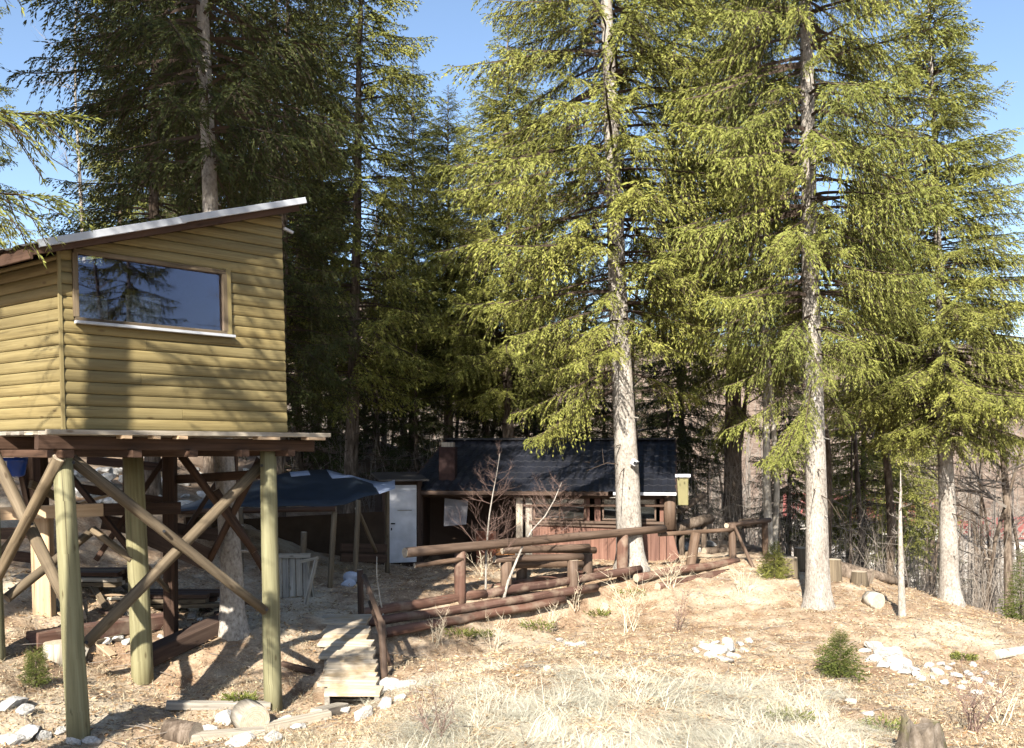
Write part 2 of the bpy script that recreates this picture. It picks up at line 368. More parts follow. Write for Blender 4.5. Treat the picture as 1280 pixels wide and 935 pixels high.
# ---------------------------------------------------------------- spruces
def norm(a): return a / np.maximum(np.linalg.norm(a, axis=-1, keepdims=True), 1e-9)
def spindles(p0, dirs, length, width, rg):
    """needle shoots: one pointed four-corner blade each"""
    n = len(p0); side = norm(np.cross(dirs, rg.normal(size=(n, 3)))); L = length[:, None]; W = width[:, None]
    mid = p0 + dirs * L * .42 + side * 0
    return np.stack([p0, mid + side * W * .5, p0 + dirs * L, mid - side * W * .5], 1)
def branch_template(L, seed, shoot=.075, wid=.0185, dense=1.15, t0=.27, hang=1.0, gap=.04):
    """one bough pointing along +x: (n,4,3) needle blades and a list of thin bars (start, end, r0, r1)"""
    rg = np.random.default_rng(seed); k = 9; t = np.linspace(0, 1, k)
    dr = rg.uniform(.75, 1.25) * hang
    ax = np.stack([L * t * (1 - .06 * t), rg.normal(0, .02, k).cumsum() * L * .4 * t, L * (.11 * t - .50 * dr * t ** 2 + .31 * t ** 3)], 1)
    def at(tt):
        i = np.clip((tt * (k - 1)).astype(int), 0, k - 2); f = tt * (k - 1) - i
        return ax[i] * (1 - f)[:, None] + ax[i + 1] * f[:, None], norm(ax[i + 1] - ax[i])
    bars = [(ax[i], ax[i + 1], .015 * L ** .6 * (1 - t[i]) + .004, .015 * L ** .6 * (1 - t[i + 1]) + .003) for i in range(k - 1)]
    ns = max(5, int(L * (1 - t0) / .075 * dense)); quads = []
    for sgn in (-1, 1):
        ts = np.clip(np.linspace(t0, .985, ns) + rg.normal(0, .012, ns), t0 * .8, .99)
        p, tg = at(ts)
        for j in range(ns):
            tt = ts[j]
            l = (.15 + .37 * (1 - tt) ** .6 * min(1, (tt - t0 * .6) * 4.5) * min(1.25, L / 1.7)) * rg.uniform(.6, 1.25)
            d = norm(tg[j] * rg.uniform(.45, .95) + np.array([0, sgn * rg.uniform(.4, .9), rg.uniform(-.75, .12)]))
            m = max(2, int(l / gap)); s = (np.arange(m) + rg.uniform(.2, .9)) / m * l
            kk = rg.uniform(.3, 2.0) * hang
            q = p[j] + d * s[:, None] + np.array([0, 0, -1.0]) * (kk * s ** 2)[:, None]
            tn = norm(d + np.array([0, 0, -2.0]) * (kk * s)[:, None])
            
            if l > .3: bars.append((p[j], q[-1], .0045, .002))
            for sg2 in (-1, 1):
                sd = norm(np.cross(tn, np.array([.1, .2, 1.0]))) * sg2
                dd = norm(tn * rg.uniform(.7, 1.2, (m, 1)) + sd * rg.uniform(.15, .75, (m, 1)) + rg.normal(0, .18, (m, 3)))
                quads.append(spindles(q, dd, rg.uniform(.7, 1.25, m) * shoot, rg.uniform(.8, 1.3, m) * wid, rg))
            quads.append(spindles(q[-1:], tn[-1:], np.array([shoot * 1.2]), np.array([wid]), rg))
    return np.concatenate(quads), bars
def bars_np(bars):
    """3-sided thin bars"""
    A = np.array([b[0] for b in bars]); B = np.array([b[1] for b in bars]); r0 = np.array([b[2] for b in bars]); r1 = np.array([b[3] for b in bars])
    t = norm(B - A); x = norm(np.cross(t, np.array([.3, .15, 1.0]))); y = np.cross(t, x); vs_ = []
    for C, r in ((A, r0), (B, r1)):
        for a in (0, 2.0944, 4.18879): vs_.append(C + (x * math.cos(a) + y * math.sin(a)) * r[:, None])
    V = np.stack(vs_, 1); return V                      # (n,6,3)
LENS = (.5, .9, 1.4, 2.0, 2.7)
TPL = {}
def templates(kind, **kw):
    if kind not in TPL:
        TPL[kind] = {}
        for i, L in enumerate(LENS):
            TPL[kind][L] = []
            for s in range(4):
                q, b = branch_template(L, 100 * i + s + hash(len(kind)) % 7, **kw); TPL[kind][L].append((q, bars_np(b)))
    return TPL[kind]
def spruce_data(seed, H, z0, Rmax, r0, kind='n', step=.36, per=6, topcut=None, pw=.85, dead=(0, 0), thin=0.0, extra=(), near=False, front=0.0, **kw):
    """arrays of one spruce: crown blades, bough bars. z0 = where the green starts"""
    rg = np.random.default_rng(seed); tp = templates(kind, **kw); Q = []; B = []
    z = z0
    top = topcut or H
    while z < top - .15:
        f = (z - z0) / (H - z0)
        prof = Rmax * (1 - f) ** pw * min(1, .55 + f * 5) + .12
        nb = per if prof > .8 else 5
        a0 = rg.uniform(0, 6.28)
        for i in range(nb):
            az = a0 + 6.283 * i / nb + rg.normal(0, .22); L = prof * rg.uniform(.55, 1.15); zz = z + rg.uniform(-.5, .5) * step
            toward = max(0, -math.sin(az))           # thinner on the camera side, where the trunk shows
            if rg.random() < thin + front * toward ** 3: continue
            Lt = min(LENS, key=lambda v: abs(v - L)); q, b = tp[Lt][rg.integers(4)]; sc = L / Lt
            pitch = -.12 + .75 * f ** 1.5 + rg.normal(0, .08)
            c, s = math.cos(az), math.sin(az); cp, sp = math.cos(pitch), math.sin(pitch)
            Rm = np.array([[c * cp, -s, -c * sp], [s * cp, c, -s * sp], [sp, 0, cp]])
            org = np.array([0, 0, max(.1, zz)])
            Q.append((q.reshape(-1, 3) * sc) @ Rm.T + org); B.append((b.reshape(-1, 3) * sc) @ Rm.T + org)
        z += step * rg.uniform(.8, 1.2) * (1 if f < .7 else .8)
    for zz, az, L, pitch in extra:                      # single low boughs
        Lt = min(LENS, key=lambda v: abs(v - L)); q, b = (templates('near', shoot=.05, wid=.008, dense=1.9, gap=.02) if near else tp)[Lt][rg.integers(4)]; sc = L / Lt; c, s = math.cos(az), math.sin(az); cp, sp = math.cos(pitch), math.sin(pitch)
        Rm = np.array([[c * cp, -s, -c * sp], [s * cp, c, -s * sp], [sp, 0, cp]]); org = np.array([0, 0, zz])
        Q.append((q.reshape(-1, 3) * sc) @ Rm.T + org); B.append((b.reshape(-1, 3) * sc) @ Rm.T + org)
    # dead lower boughs
    z = dead[0]
    while z < dead[1]:
        for i in range(rg.integers(1, 4)):
            az = rg.uniform(0, 6.28); L = rg.uniform(.4, 1.5); d = np.array([math.cos(az), math.sin(az), rg.uniform(-.35, .15)]); o = np.array([0, 0, z])
            m = o + d * L * .5 + [0, 0, .02]; e_ = o + d * L + np.array([0, 0, -.15 * L]); bb = [(o, m, .016, .01), (m, e_, .01, .004)]
            for j in range(4):
                a = o + d * L * rg.uniform(.4, .95); bb.append((a, a + rg.normal(0, .22, 3) * L * .5 + d * .15, .005, .002))
            B.append(bars_np(bb).reshape(-1, 3))
        z += rg.uniform(.2, .5)
    return np.concatenate(Q), np.concatenate(B)
def crown_mesh(Q, mat): return np_mesh('crown', Q, np.arange(len(Q)).reshape(-1, 4), mat)
def bars_mesh(B, mat, name='boughs'):
    n = len(B) // 6; b = np.arange(n)[:, None] * 6
    f = np.concatenate([b + [0, 1, 4, 3], b + [1, 2, 5, 4], b + [2, 0, 3, 5]], 0)
    return np_mesh(name, B, f, mat)
def trunk_mesh(H, r, mat, seed, flare=1.5, n=14):
    rg = random.Random(seed); m = MB(); pts = []; rad = []
    zs = [-.35, 0, .12, .35, .8] + [H * i / 14 for i in range(1, 15) if H * i / 14 > 1]
    for z in zs:
        f = max(0, z) / H
        pts.append((rg.gauss(0, .012) * (1 if z > .5 else 0), rg.gauss(0, .012) * (1 if z > .5 else 0), z))
        rad.append(r * (1 - f) ** 1.4 * (1 + (flare - 1) * math.exp(-max(z, 0) / .22)) + .012)
    m.tube(pts, rad, n, True, .05, rg=rg)
    for _ in range(int(H * 2.2)):                       # branch stubs
        z = rg.uniform(.8, H * .7); a = rg.uniform(0, 6.28); rr = r * (1 - z / H) ** 1.4
        d = Vector((math.cos(a), math.sin(a), rg.uniform(-.3, .2))); o = Vector((0, 0, z)) + d * rr * .8
        m.tube([o, o + d * rg.uniform(.05, .22)], [.018, .008], 5, True, 0, rg=rg)
    o = m.build('trunk', mat, origin=(0, 0, 0)); me = o.data; bpy.data.objects.remove(o); return me
def spruce(label, base, H, z0, Rmax, r, seed, lean=(0, 0), barkm='bark', leaf='needle', group=None, name='spruce_tree', **kw):
    t = thing(name, label, 'tree', base, group)
    flare = kw.pop('flare', 1.5)
    Q, B = spruce_data(seed, H, z0, Rmax, r, **kw)
    link('trunk', trunk_mesh(H, r, M[barkm], seed, flare), t); link('boughs', bars_mesh(B, M['twig']), t); link('crown', crown_mesh(Q, M[leaf]), t)
    t.rotation_euler = (lean[1], lean[0], rnd.uniform(-.01, .01))
    return t
def on(px, py, d, sink=0.0):
    p = P(px, py, d); return Vector((p.x, p.y, gz(p.x, p.y) - sink))

def tree_copy(src, label, base, sc, rz, lean=0, barkm=None, leaf=None, group=None):
    c = copy_tree(src); c.location = base; c.scale = (sc,) * 3; c.rotation_euler = (0, lean, rz); setp(c, label, 'tree', group)
    for ch in c.children:
        mt = {'trunk': barkm, 'crown': leaf}.get(ch.name.split('.')[0])
        if mt: ch.material_slots[0].link = 'OBJECT'; ch.material_slots[0].material = M[mt]
    return c
NT_G = 'spruces standing round the cabin clearing'
tA = spruce('tall spruce with pale peeling trunk growing through the log railing', on(789, 712, 19.7), 26, 4.9, 4.1, .275, 1, (-.045, 0), group=NT_G, dead=(2.2, 11), thin=.05, per=9, step=.36, pw=.75, front=.28, extra=[(4.1, 3.55, 2.7, -.5), (4.3, 3.75, 2.5, -.42), (3.9, 3.3, 2.6, -.45), (4.3, 2.9, 2.8, -.3), (3.9, 3.4, 2.6, -.35), (4.2, .2, 2.0, -.2)])
tB = tree_copy(tA, 'spruce with straight whitish trunk standing alone on the open slope', on(1023, 757, 17.5), 1.0, .5, -.03, None, 'needleb', NT_G); tB.scale = (.76, .76, 1.0)
tC = spruce('broad full spruce with pale trunk and low boughs at the edge of the valley wood', on(1188, 752, 22), 15.9, 4.2, 3.35, .22, 3, (-.035, 0), group=NT_G, dead=(2.2, 5), per=13, step=.31, pw=.8, front=.05)
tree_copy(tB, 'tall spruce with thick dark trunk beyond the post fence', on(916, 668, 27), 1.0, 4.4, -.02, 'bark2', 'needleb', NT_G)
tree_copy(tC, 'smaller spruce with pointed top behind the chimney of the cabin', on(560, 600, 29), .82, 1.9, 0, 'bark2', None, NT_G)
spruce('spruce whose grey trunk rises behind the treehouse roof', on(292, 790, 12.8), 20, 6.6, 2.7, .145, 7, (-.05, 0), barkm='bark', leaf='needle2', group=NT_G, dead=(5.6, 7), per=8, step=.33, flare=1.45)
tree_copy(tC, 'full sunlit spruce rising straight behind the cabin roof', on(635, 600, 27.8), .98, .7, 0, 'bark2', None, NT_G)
# spruces behind the first row, copies of two builds
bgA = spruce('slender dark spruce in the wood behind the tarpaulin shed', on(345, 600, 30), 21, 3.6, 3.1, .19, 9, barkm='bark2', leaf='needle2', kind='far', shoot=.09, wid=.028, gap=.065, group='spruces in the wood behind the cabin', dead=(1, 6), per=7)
tree_copy(bgA, 'dark tall spruce behind the shed with the tarpaulin roof', on(438, 600, 24), 1.02, 2.9, -.02, 'bark2', 'needle', NT_G)
tree_copy(bgA, 'shaggy spruce with drooping boughs behind the low side of the treehouse', on(190, 640, 18), .82, 1.0, .01, None, None, NT_G)
def more(src, spots, label=None, group=None):
    for px, d, sc, rz in spots:
        c = copy_tree(src); x = (px - CX) / F * d; c.location = (x, d, gz(x, d) - .05); c.scale = (sc, sc, sc); c.rotation_euler = (0, rnd.uniform(-.02, .02), rz)
        if src is bgA: c['label'] = 'slender dark spruce in the wood behind the ' + ('treehouse roof' if px < 340 else 'tarpaulin shed' if px < 500 else 'cabin roof' if px < 860 else 'post fence')
        if label: c['label'] = label
        if group: c['group'] = group
more(bgA, [(605, 33, .5, 1.1), (668, 36, .55, 2.2), (735, 30, .55, .5), (852, 34, .8, 3.3), (395, 36, .9, 4.0), (262, 24, .8, 5.2), (348, 21, .8, 3.2), (985, 38, .7, 1.9), (515, 31, .68, 3.0), (800, 46, .6, .2), (300, 42, 1.0, 2.7), (480, 38, .6, 2)])
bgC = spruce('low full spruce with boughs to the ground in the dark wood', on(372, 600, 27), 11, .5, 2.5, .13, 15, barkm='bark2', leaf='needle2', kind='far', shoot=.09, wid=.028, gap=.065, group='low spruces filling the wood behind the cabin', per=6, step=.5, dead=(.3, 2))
for px, d, sc, rz in ((325, 30, .9, 1), (470, 30, .8, 2), (520, 27.5, .62, 3), (560, 34, .8, 4), (610, 29, .6, 5), (660, 33, .7, .6), (705, 30, .6, 1.5), (755, 34, .7, 2.4), (835, 31, .62, 3.5), (415, 33, 1.0, 4.5), (885, 40, .6, .9), (290, 34, .9, 3.9), (235, 29, .8, 5), (505, 38, 1.0, 5.6), (1060, 44, .8, 1.4), (1160, 52, .9, 2.2)):
    c = copy_tree(bgC); x = (px - CX) / F * d; c.location = (x, d, gz(x, d) - .05); c.scale = (sc * 1.1, sc * 1.1, sc); c.rotation_euler = (0, 0, rz)
    c['label'] = 'low full spruce in the dark wood behind the ' + ('treehouse' if px < 340 else 'tarpaulin shed' if px < 530 else 'cabin' if px < 860 else 'post fence and stumps')
bgB = tree_copy(bgA, 'shaggy lit spruce rising behind the treehouse eave', on(150, 600, 31), .75, 2.0, 0, None, 'needle', 'spruces behind the low treehouse eave')
more(bgB, [(-70, 27, .9, 2.0), (225, 33, .9, 1.2)])
more(bgB, [(1078, 33, .85, 2.6), (1125, 40, .9, 4.1)], 'spruce in the valley wood below the ridge', 'spruces in the valley wood')
# spruces on the photographer's side: they shade the treehouse and hang into the picture
nearA = spruce('near spruce whose sunlit boughs reach past the treehouse eave', (-5.45, 4.3, gz(-5.45, 4.3)), 21, 9.2, 2.5, .2, 12, barkm='bark', group='spruces on the photographer side', dead=(5.5, 9), thin=.2, near=True, kind='far', shoot=.09, wid=.028, gap=.065,
                extra=[(4.5, .80, 3.4, -.02), (4.9, .62, 3.3, -.05), (6.4, .74, 3.8, -.03), (6.2, .58, 3.6, 0), (6.9, .9, 3.5, .05), (7.6, .6, 2.6, -.3), (7.9, 1.6, 2.6, -.2), (8.4, 1.0, 2.4, -.2)])
for (x, y, sc, rz) in ((-8.8, 3.4, 1.05, 1.0), (-11.5, 0, 1.15, 3.1), (13, -1, .7, 2), (17, -5, .9, 4), (11.5, -5, .8, 1), (22, -1, .9, 0)):
    c = copy_tree(nearA); c.location = (x, y, gz(x, y)); c.scale = (sc,) * 3; c.rotation_euler = (0, 0, rz); c['label'] = 'spruce out on the photographer side of the clearing'

nearB = spruce('very tall spruce with long bare trunk behind the photographer', (-10.8, -6, gz(-10.8, -6)), 35, 18, 3.9, .3, 13, kind='far', shoot=.09, wid=.028, gap=.065, group='spruces on the photographer side', per=6, step=.6)
tree_copy(nearB, 'very tall spruce with long bare trunk behind the photographer', (-14.4, -6.5, gz(-14.4, -6.5)), 1.0, 2.0, 0, None, None, 'spruces on the photographer side')
# ---------------------------------------------------------------- bare trees
def bare_data(seed, H, r, first=.25, spread=.55, depth=4, kids=(5, 4, 3), up=.35, n0=7, crook=.07, nb=2.6):
    """(trunk polyline with radii, twig bars)"""
    rg = random.Random(seed); bars = []; tr = [(Vector((0, 0, -.15)), r * 1.1)]
    p = Vector((0, 0, 0)); d = Vector((0, 0, 1)); seg = H / n0
    for i in range(n0):
        tr.append((p.copy(), r * (1 - i / n0) ** .8 + .004)); d = (d + Vector((rg.gauss(0, crook), rg.gauss(0, crook), .05))).normalized(); p = p + d * seg
    tr.append((p.copy(), .004))
    def grow(p, d, L, r, lev):
        if lev == 0 or L < .06: return
        n = 3; q = p; pts = [p]
        for i in range(n):
            d = (d + Vector((rg.gauss(0, .16), rg.gauss(0, .16), rg.gauss(.05, .12)))).normalized(); q2 = q + d * (L / n)
            bars.append((tuple(q), tuple(q2), r * (1 - i / n * .5), r * (1 - (i + 1) / n * .5))); q = q2; pts.append(q)
        for k in range(kids[min(3 - min(lev, 3), 2)] if lev < 3 else kids[0]):
            b = pts[rg.randint(1, n)]; nd = (d + Vector((rg.gauss(0, .6), rg.gauss(0, .6), rg.gauss(up * .4, .35)))).normalized()
            grow(b, nd, L * rg.uniform(.4, .7), r * .5, lev - 1)
    for i in range(int(n0 * nb)):
        f = rg.uniform(first, .97); k = f * n0; j = int(k); b = tr[j + 1][0].lerp(tr[min(j + 2, n0 + 1)][0], k - j); a = rg.uniform(0, 6.28)
        nd = Vector((math.cos(a), math.sin(a), rg.uniform(.1, .9) * up * 2)).normalized()
        grow(b, nd, H * spread * (1 - f * .75) * rg.uniform(.5, 1) * .6, max(.004, r * (1 - f) * .5), depth - 1)
    return tr, np.array(bars_np(bars)).reshape(-1, 3)
def bare_tree(label, base, H, r, seed, barkm='birch', twm='greytwig', group=None, name='bare_tree', lean=(0, 0), **kw):
    t = thing(name, label, 'tree', base, group); tr, B = bare_data(seed, H, r, **kw)
    o = MB().tube([p + WL[t] for p, _ in tr], [q for _, q in tr], 8, True, .05).build('trunk', M[barkm], t)
    setp(link('twigs', bars_mesh(B, M[twm], 'twigs'), t), kind='stuff'); t.rotation_euler = (lean[1], lean[0], 0)
    return t
VG = 'slim bare trees in the valley wood'
b1 = bare_tree('slim bare tree in the wood below the ridge', on(1075, 700, 28), 11, .10, 31, 'bark2', group=VG, first=.35, spread=.3)
b2 = bare_tree('slim bare tree in the wood below the ridge', on(1112, 700, 25), 12, .13, 32, 'bark2', group=VG, first=.3, spread=.35)
b3 = bare_tree('slim bare tree in the wood below the ridge', on(1232, 700, 34), 10, .07, 33, 'bark2', 'greytwig', group=VG, first=.2, spread=.4)
rr = random.Random(5)
for i in range(46):
    s = (b1, b2, b3)[i % 3]; d = rr.uniform(25, 62); px = rr.choice([rr.uniform(850, 1300), rr.uniform(1030, 1300), rr.uniform(300, 860)])
    if px < 860: d = rr.uniform(30, 60)
    if px < 860 or d > 0:
        lab = 'slim bare tree in the wood below the ridge' if px > 860 else 'thin bare tree in the wood behind the shed and cabin'
        x = (px - CX) / F * d
        c = copy_tree(s); sc = rr.uniform(.6, 1.1); c.location = (x, d, gz(x, d) - .05); c.scale = (sc,) * 3; c.rotation_euler = (0, rr.uniform(-.05, .05), rr.uniform(0, 6.28)); c['label'] = lab
        c['group'] = VG if px > 860 else 'thin bare trees behind the cabin'
for x, y, sc, rz in ((9.5, -1, .8, 1), (11, -3.5, .9, 2), (15, 2, 1, 3), (8.6, -4, .8, 4), (19, 3, 1, 5)):
    c = copy_tree(b2); c.location = (x, y, gz(x, y) - .05); c.scale = (sc,) * 3; c.rotation_euler = (0, 0, rz); c['label'] = 'bare tree out on the photographer side of the clearing'; c['group'] = 'bare trees on the photographer side'
bare_tree('crooked dark bare tree with spreading twigs at the edge of the valley wood', on(1262, 745, 24), 10.5, .12, 41, 'bark2', 'greytwig', first=.25, spread=.6, lean=(.03, 0), nb=4, kids=(6, 5, 4))
bare_tree('bare tree with pale trunk rising above the treehouse eave', on(112, 600, 25), 13, .075, 42, 'bark', 'greytwig', first=.5, spread=.3, lean=(-.01, 0))
bare_tree('second thinner bare tree with pale trunk behind the treehouse roof', on(212, 600, 28), 11, .07, 43, 'bark', 'greytwig', first=.4, spread=.3)
bare_tree('thin pale trunk with few twigs standing on the slope below the ridge', on(1128, 769, 16.8), 2.7, .07, 44, 'bark', 'greytwig', first=.55, spread=.25, lean=(-.004, 0), crook=.025)
bare_tree('mossy pale twin trunk beside the end of the post fence', on(962, 696, 23.5), 12, .11, 45, 'birch', 'greytwig', first=.45, spread=.25, lean=(-.015, 0))
bare_tree('slimmer pale trunk leaning beside the mossy twin trunk', on(968, 696, 23.9), 11, .08, 46, 'birch', 'greytwig', first=.45, spread=.25, lean=(-.02, 0))
# far wood on the slopes, a mass nobody could count
rg = np.random.default_rng(77); bars = []
fx = []
for i in range(2600):
    a = rg.uniform(-.62, .72); d = 62 + 560 * rg.random() ** 1.3; x = a * d; fx.append((x, d))
fx = np.array(fx); hz = height(fx[:, 0], fx[:, 1])
for (x, y), z in zip(fx, hz):
    Ht = rg.uniform(6, 13); p = np.array([x, y, z]); tp_ = p + [rg.normal(0, .4), 0, Ht]; bars.append((p - [0, 0, .5], tp_, .11 + y * .0003, .03 + y * .0001))
    for j in range(7):
        f = rg.uniform(.3, .95); q = p + (tp_ - p) * f; bars.append((q, q + np.array([rg.normal(0, 1.4), rg.normal(0, 1.0), rg.uniform(.4, 2.6)]) * (1.2 - f), .03 + y * .0003, .015 + y * .0002))
fw = link('far_wood', bars_mesh(bars_np(bars).reshape(-1, 3), M['greytwig'], 'far_wood'))
setp(fw, 'distant leafless wood covering the valley slopes', 'woodland', kind='stuff')
# undergrowth twigs in the near wood
bars = []
for i in range(900):
    px = rg.uniform(860, 1330) if i % 3 else rg.uniform(330, 860); d = rg.uniform(24, 50); x = (px - CX) / F * d; o = np.array([x, d, 0])
    bars.append(o)
o = np.array(bars); o[:, 2] = height(o[:, 0], o[:, 1]); bars = []
for p in o:
    for j in range(3):
        h_ = rg.uniform(.6, 2.6); q = p + [rg.normal(0, .35), rg.normal(0, .35), h_]; bars.append((p, q, .008, .004))
        for k in range(4):
            f = rg.uniform(.3, 1); a = p + (q - p) * f; bars.append((a, a + rg.normal(0, .3, 3) + [0, 0, .25], .005, .003))
uw = link('undergrowth', bars_mesh(bars_np(bars).reshape(-1, 3), M['greytwig'], 'undergrowth')); setp(uw, 'tangle of leafless undergrowth stems in the wood', 'undergrowth', kind='stuff')
# ---------------------------------------------------------------- treehouse
def at_ground_(v): return Vector((v.x, v.y, gz(v.x, v.y)))
HO = P(81, 537, 9.3); U = Vector((.707, .707, 0)); V = Vector((-.8, .6, 0)); W_ = Vector((-.028, 0, 1))
HW, HD, H0, H1 = 2.55, 2.7, 1.80, 2.63; SL = (H1 - H0) / HW; RB = .123
NF = Vector((.707, -.707, 0)); NL = Vector((-.6, -.8, 0))              # outward normals of the long and the low wall
def hp(u, v, z): return HO + U * u + V * v + W_ * z
tb = P(100, 920, 9.3)
hut = thing('treehouse', 'small olive wooden treehouse cabin on tall log posts with one slanted roof', 'treehouse', (tb.x, tb.y, gz(tb.x, tb.y)))
def siding(mb, fa, fb, z0, z1, nrm, la, lb, bulge=.034):
    """half-round board between z0 and z1; la/lb(z) give its end positions, fa maps (s, z) to the wall plane"""
    prof = [(0, .0), (.03, .010), (.16, .018), (.38, .022), (.62, .0205), (.84, .014), (.97, .005), (1, 0)]
    A = []; B = []
    for t, b in prof:
        z = z0 + (z1 - z0) * t; A.append(fa(la(z), z) + nrm * b); B.append(fa(lb(z), z) + nrm * b)
    A.append(fa(la(z1), z1) - nrm * .02); B.append(fa(lb(z1), z1) - nrm * .02); A.append(fa(la(z0), z0) - nrm * .02); B.append(fa(lb(z0), z0) - nrm * .02)
    mb.prism(A, B); return mb
wu0, wu1, wr0, wr1 = .12, 1.80, 9, 15
nrow = int(H1 / RB) + 1
def fslope(z): return max(0.0, (z - H0) / SL)
for r in range(nrow):
    z0 = r * RB; z1 = min((r + 1) * RB, H1 - .01)
    if z1 - z0 < .03: continue
    fp = lambda s, z: hp(s, 0, z)
    jx = rnd.uniform(.7, 2.0)
    segs = ([(0, jx), (jx + .003, HW)] if r % 3 == 1 and r < wr0 else [(0, HW)]) if not (wr0 <= r < wr1) else [(0, wu0 - .01), (wu1 + .01, HW)]
    for a, b in segs:
        l0 = fslope(z1)
        if b - max(a, fslope(z0)) < .05: continue
        siding(MB(), fp, None, z0 + .002, z1 - .001, NF, lambda z: min(max(a, fslope(z)) + rnd.uniform(0, .0), b), lambda z: b).build('siding_board', M['siding'], hut)
for r in range(int(H0 / RB) + 1):
    z0 = r * RB; z1 = min((r + 1) * RB, H0 - .02)
    if z1 - z0 < .03: continue
    siding(MB(), lambda s, z: hp(0, s, z), None, z0 + .002, z1 - .001, NL, lambda z: .015, lambda z: HD).build('siding_board', M['siding'], hut)
# inner walls: far and right, with two openings in the far wall
inn = MB()
def panel(mb, f, a0, a1, z0, z1, th):
    q = [f(a0, z0), f(a1, z0), f(a1, z1), f(a0, z1)]; mb.prism(q, [p + th for p in q])
fb = lambda s, z: hp(s, HD, z)
op = [(1.40, 1.86), (2.06, 2.47)]; zo0, zo1 = 1.46, 1.83
th = V * .03
for a0, a1 in ((0, 1.40), (1.86, 2.06), (2.47, HW)): panel(inn, fb, a0, a1, 0, H0 + a0 * SL - .02, th)
for a0, a1 in op: panel(inn, fb, a0 + .001, a1 - .001, 0, zo0, th); panel(inn, fb, a0 + .001, a1 - .001, zo1, H0 + a0 * SL - .02, th)
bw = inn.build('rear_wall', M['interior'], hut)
m = MB()
for a0, a1 in op: panel(m, fb, a0 + .002, a1 - .002, zo0 + .002, zo1 - .002, V * .006)
m.build('rear_pane', M['glass2'], hut)
m = MB(); q = [hp(HW, .03, 0), hp(HW, HD - .002, 0), hp(HW, HD - .002, H1 - .03), hp(HW, .03, H1 - .03)]; m.prism(q, [p + U * .03 for p in q]); m.build('side_wall', M['siding'], hut)
# window
win = MB()
wz0, wz1 = wr0 * RB, wr1 * RB
def wp(u, z, o): return hp(u, 0, z) + NF * o
fr = thing('window', '', '', hp(wu0, 0, wz0)); del_keys = [k for k in list(fr.keys())]
for k in del_keys: del fr[k]
fr.parent = hut; fr.location = WL[fr] - WL[hut]
m = MB(); zc = .02
for (a, b) in (((wu0, wz1 - .02), (wu1, wz1 - .02)), ((wu0, wz0 + .02), (wu1, wz0 + .02))): m.bar(wp(*a, zc), wp(*b, zc), .05, .045, (0, 0, 1))
for (a, b) in (((wu0 + .012, wz0 + .045), (wu0 + .012, wz1 - .045)), ((wu1 - .025, wz0 + .045), (wu1 - .025, wz1 - .045))): m.bar(wp(*a, zc + .003), wp(*b, zc + .003), .055, .05, NF)
m.build('frame', M['brace'], fr)
m = MB(); q = [wp(wu0 + .02, wz0 + .04, -.002), wp(wu1 - .04, wz0 + .04, -.002), wp(wu1 - .04, wz1 - .04, -.002), wp(wu0 + .02, wz1 - .04, -.002)]; m.prism(q, [p - NF * .005 for p in q]); m.build('pane', M['glass'], fr)
for a_, b_, hh_ in ((.15, .48, .23), (.675, 1.06, .30)):
    m = MB(); q = [wp(a_, wz0 + .045, -.05), wp(b_, wz0 + .045, -.05), wp(b_, wz0 + .045 + hh_, -.06), wp(a_, wz0 + .045 + hh_, -.06)]; m.prism(q, [p - NF * .006 for p in q]); m.build('added_bright_panel', M['added_bright_panel'], fr)  # panels added on the sill, painted like bright foliage showing in the pane
MB().bar(wp(wu0 - .01, wz0 - .012, .065), wp(wu1 + .06, wz0 - .012, .065), .07, .03).build('sill', M['roofmetal'], fr)
MB().bar(wp(wu1 + .018, wz0 + .01, .03), wp(wu1 + .018, wz1 + .02, .03), .06, .035, NF).build('casing', M['siding'], fr)
# roof: slopes up along the long wall
rt = .05
def rp(u, v, z): return hp(u, v, H0 + u * SL + z)
u0, u1, v0, v1 = -.36, HW + .06, -.30, HD + .3
rf = MB(); n = 40; top = []; bot = []                                   # corrugated sheet, ribs run up the slope
for i in range(n + 1):
    v = v0 + (v1 - v0) * i / n; z = .115 + .012 * (1 if (i // 2) % 2 else -1)
    b = len(rf.v); rf.v += [rp(u0 - .08, v, z), rp(u1 + .04, v, z), rp(u1 + .04, v, z - .004), rp(u0 - .08, v, z - .004)]
    if i:
        c = b - 4
        for k in range(4): rf.face((c + k, c + (k + 1) % 4, b + (k + 1) % 4, b + k))
rf = rf.build('roof', M['roofdark'], hut)
MB().bar(rp(u0 + .02, v0, .10), rp(1.15, v0, .105), .05, .075).build('verge_strip', M['roofmetal'], rf)
MB().bar(rp(1.1, v0 - .004, .112), rp(u1 + .05, v0 - .004, .108), .05, .072).build('verge_strip', M['roofmetal'], rf)
for v in (v0 + .06, HD * .33, HD * .66, HD + .1): MB().bar(rp(u0 - .02, v, .035), rp(u1, v, .035), .05, .07).build('rafter', M['beam'], rf)
for u in (u0 + .02, .55, 1.3, 2.0, HW + .02): MB().bar(rp(u, v0 + .02, .083), rp(u, v1, .083), .09, .022).build('batten', M['beam'], rf)
MB().bar(rp(u0 - .03, v0 + .03, .02), rp(u0 - .03, v1, .02), .025, .11).build('eave_board', M['beam'], rf)
MB().bar(hp(-.02, -.015, 0), hp(-.02, -.015, H0 + .0), .035, .03, NF).build('corner_trim', M['siding'], hut)
MB().bar(hp(HW + .03, -.01, H1 - .16), hp(HW + .14, -.03, H1 - .2), .04, .03).build('lamp_bracket', M['white'], hut)
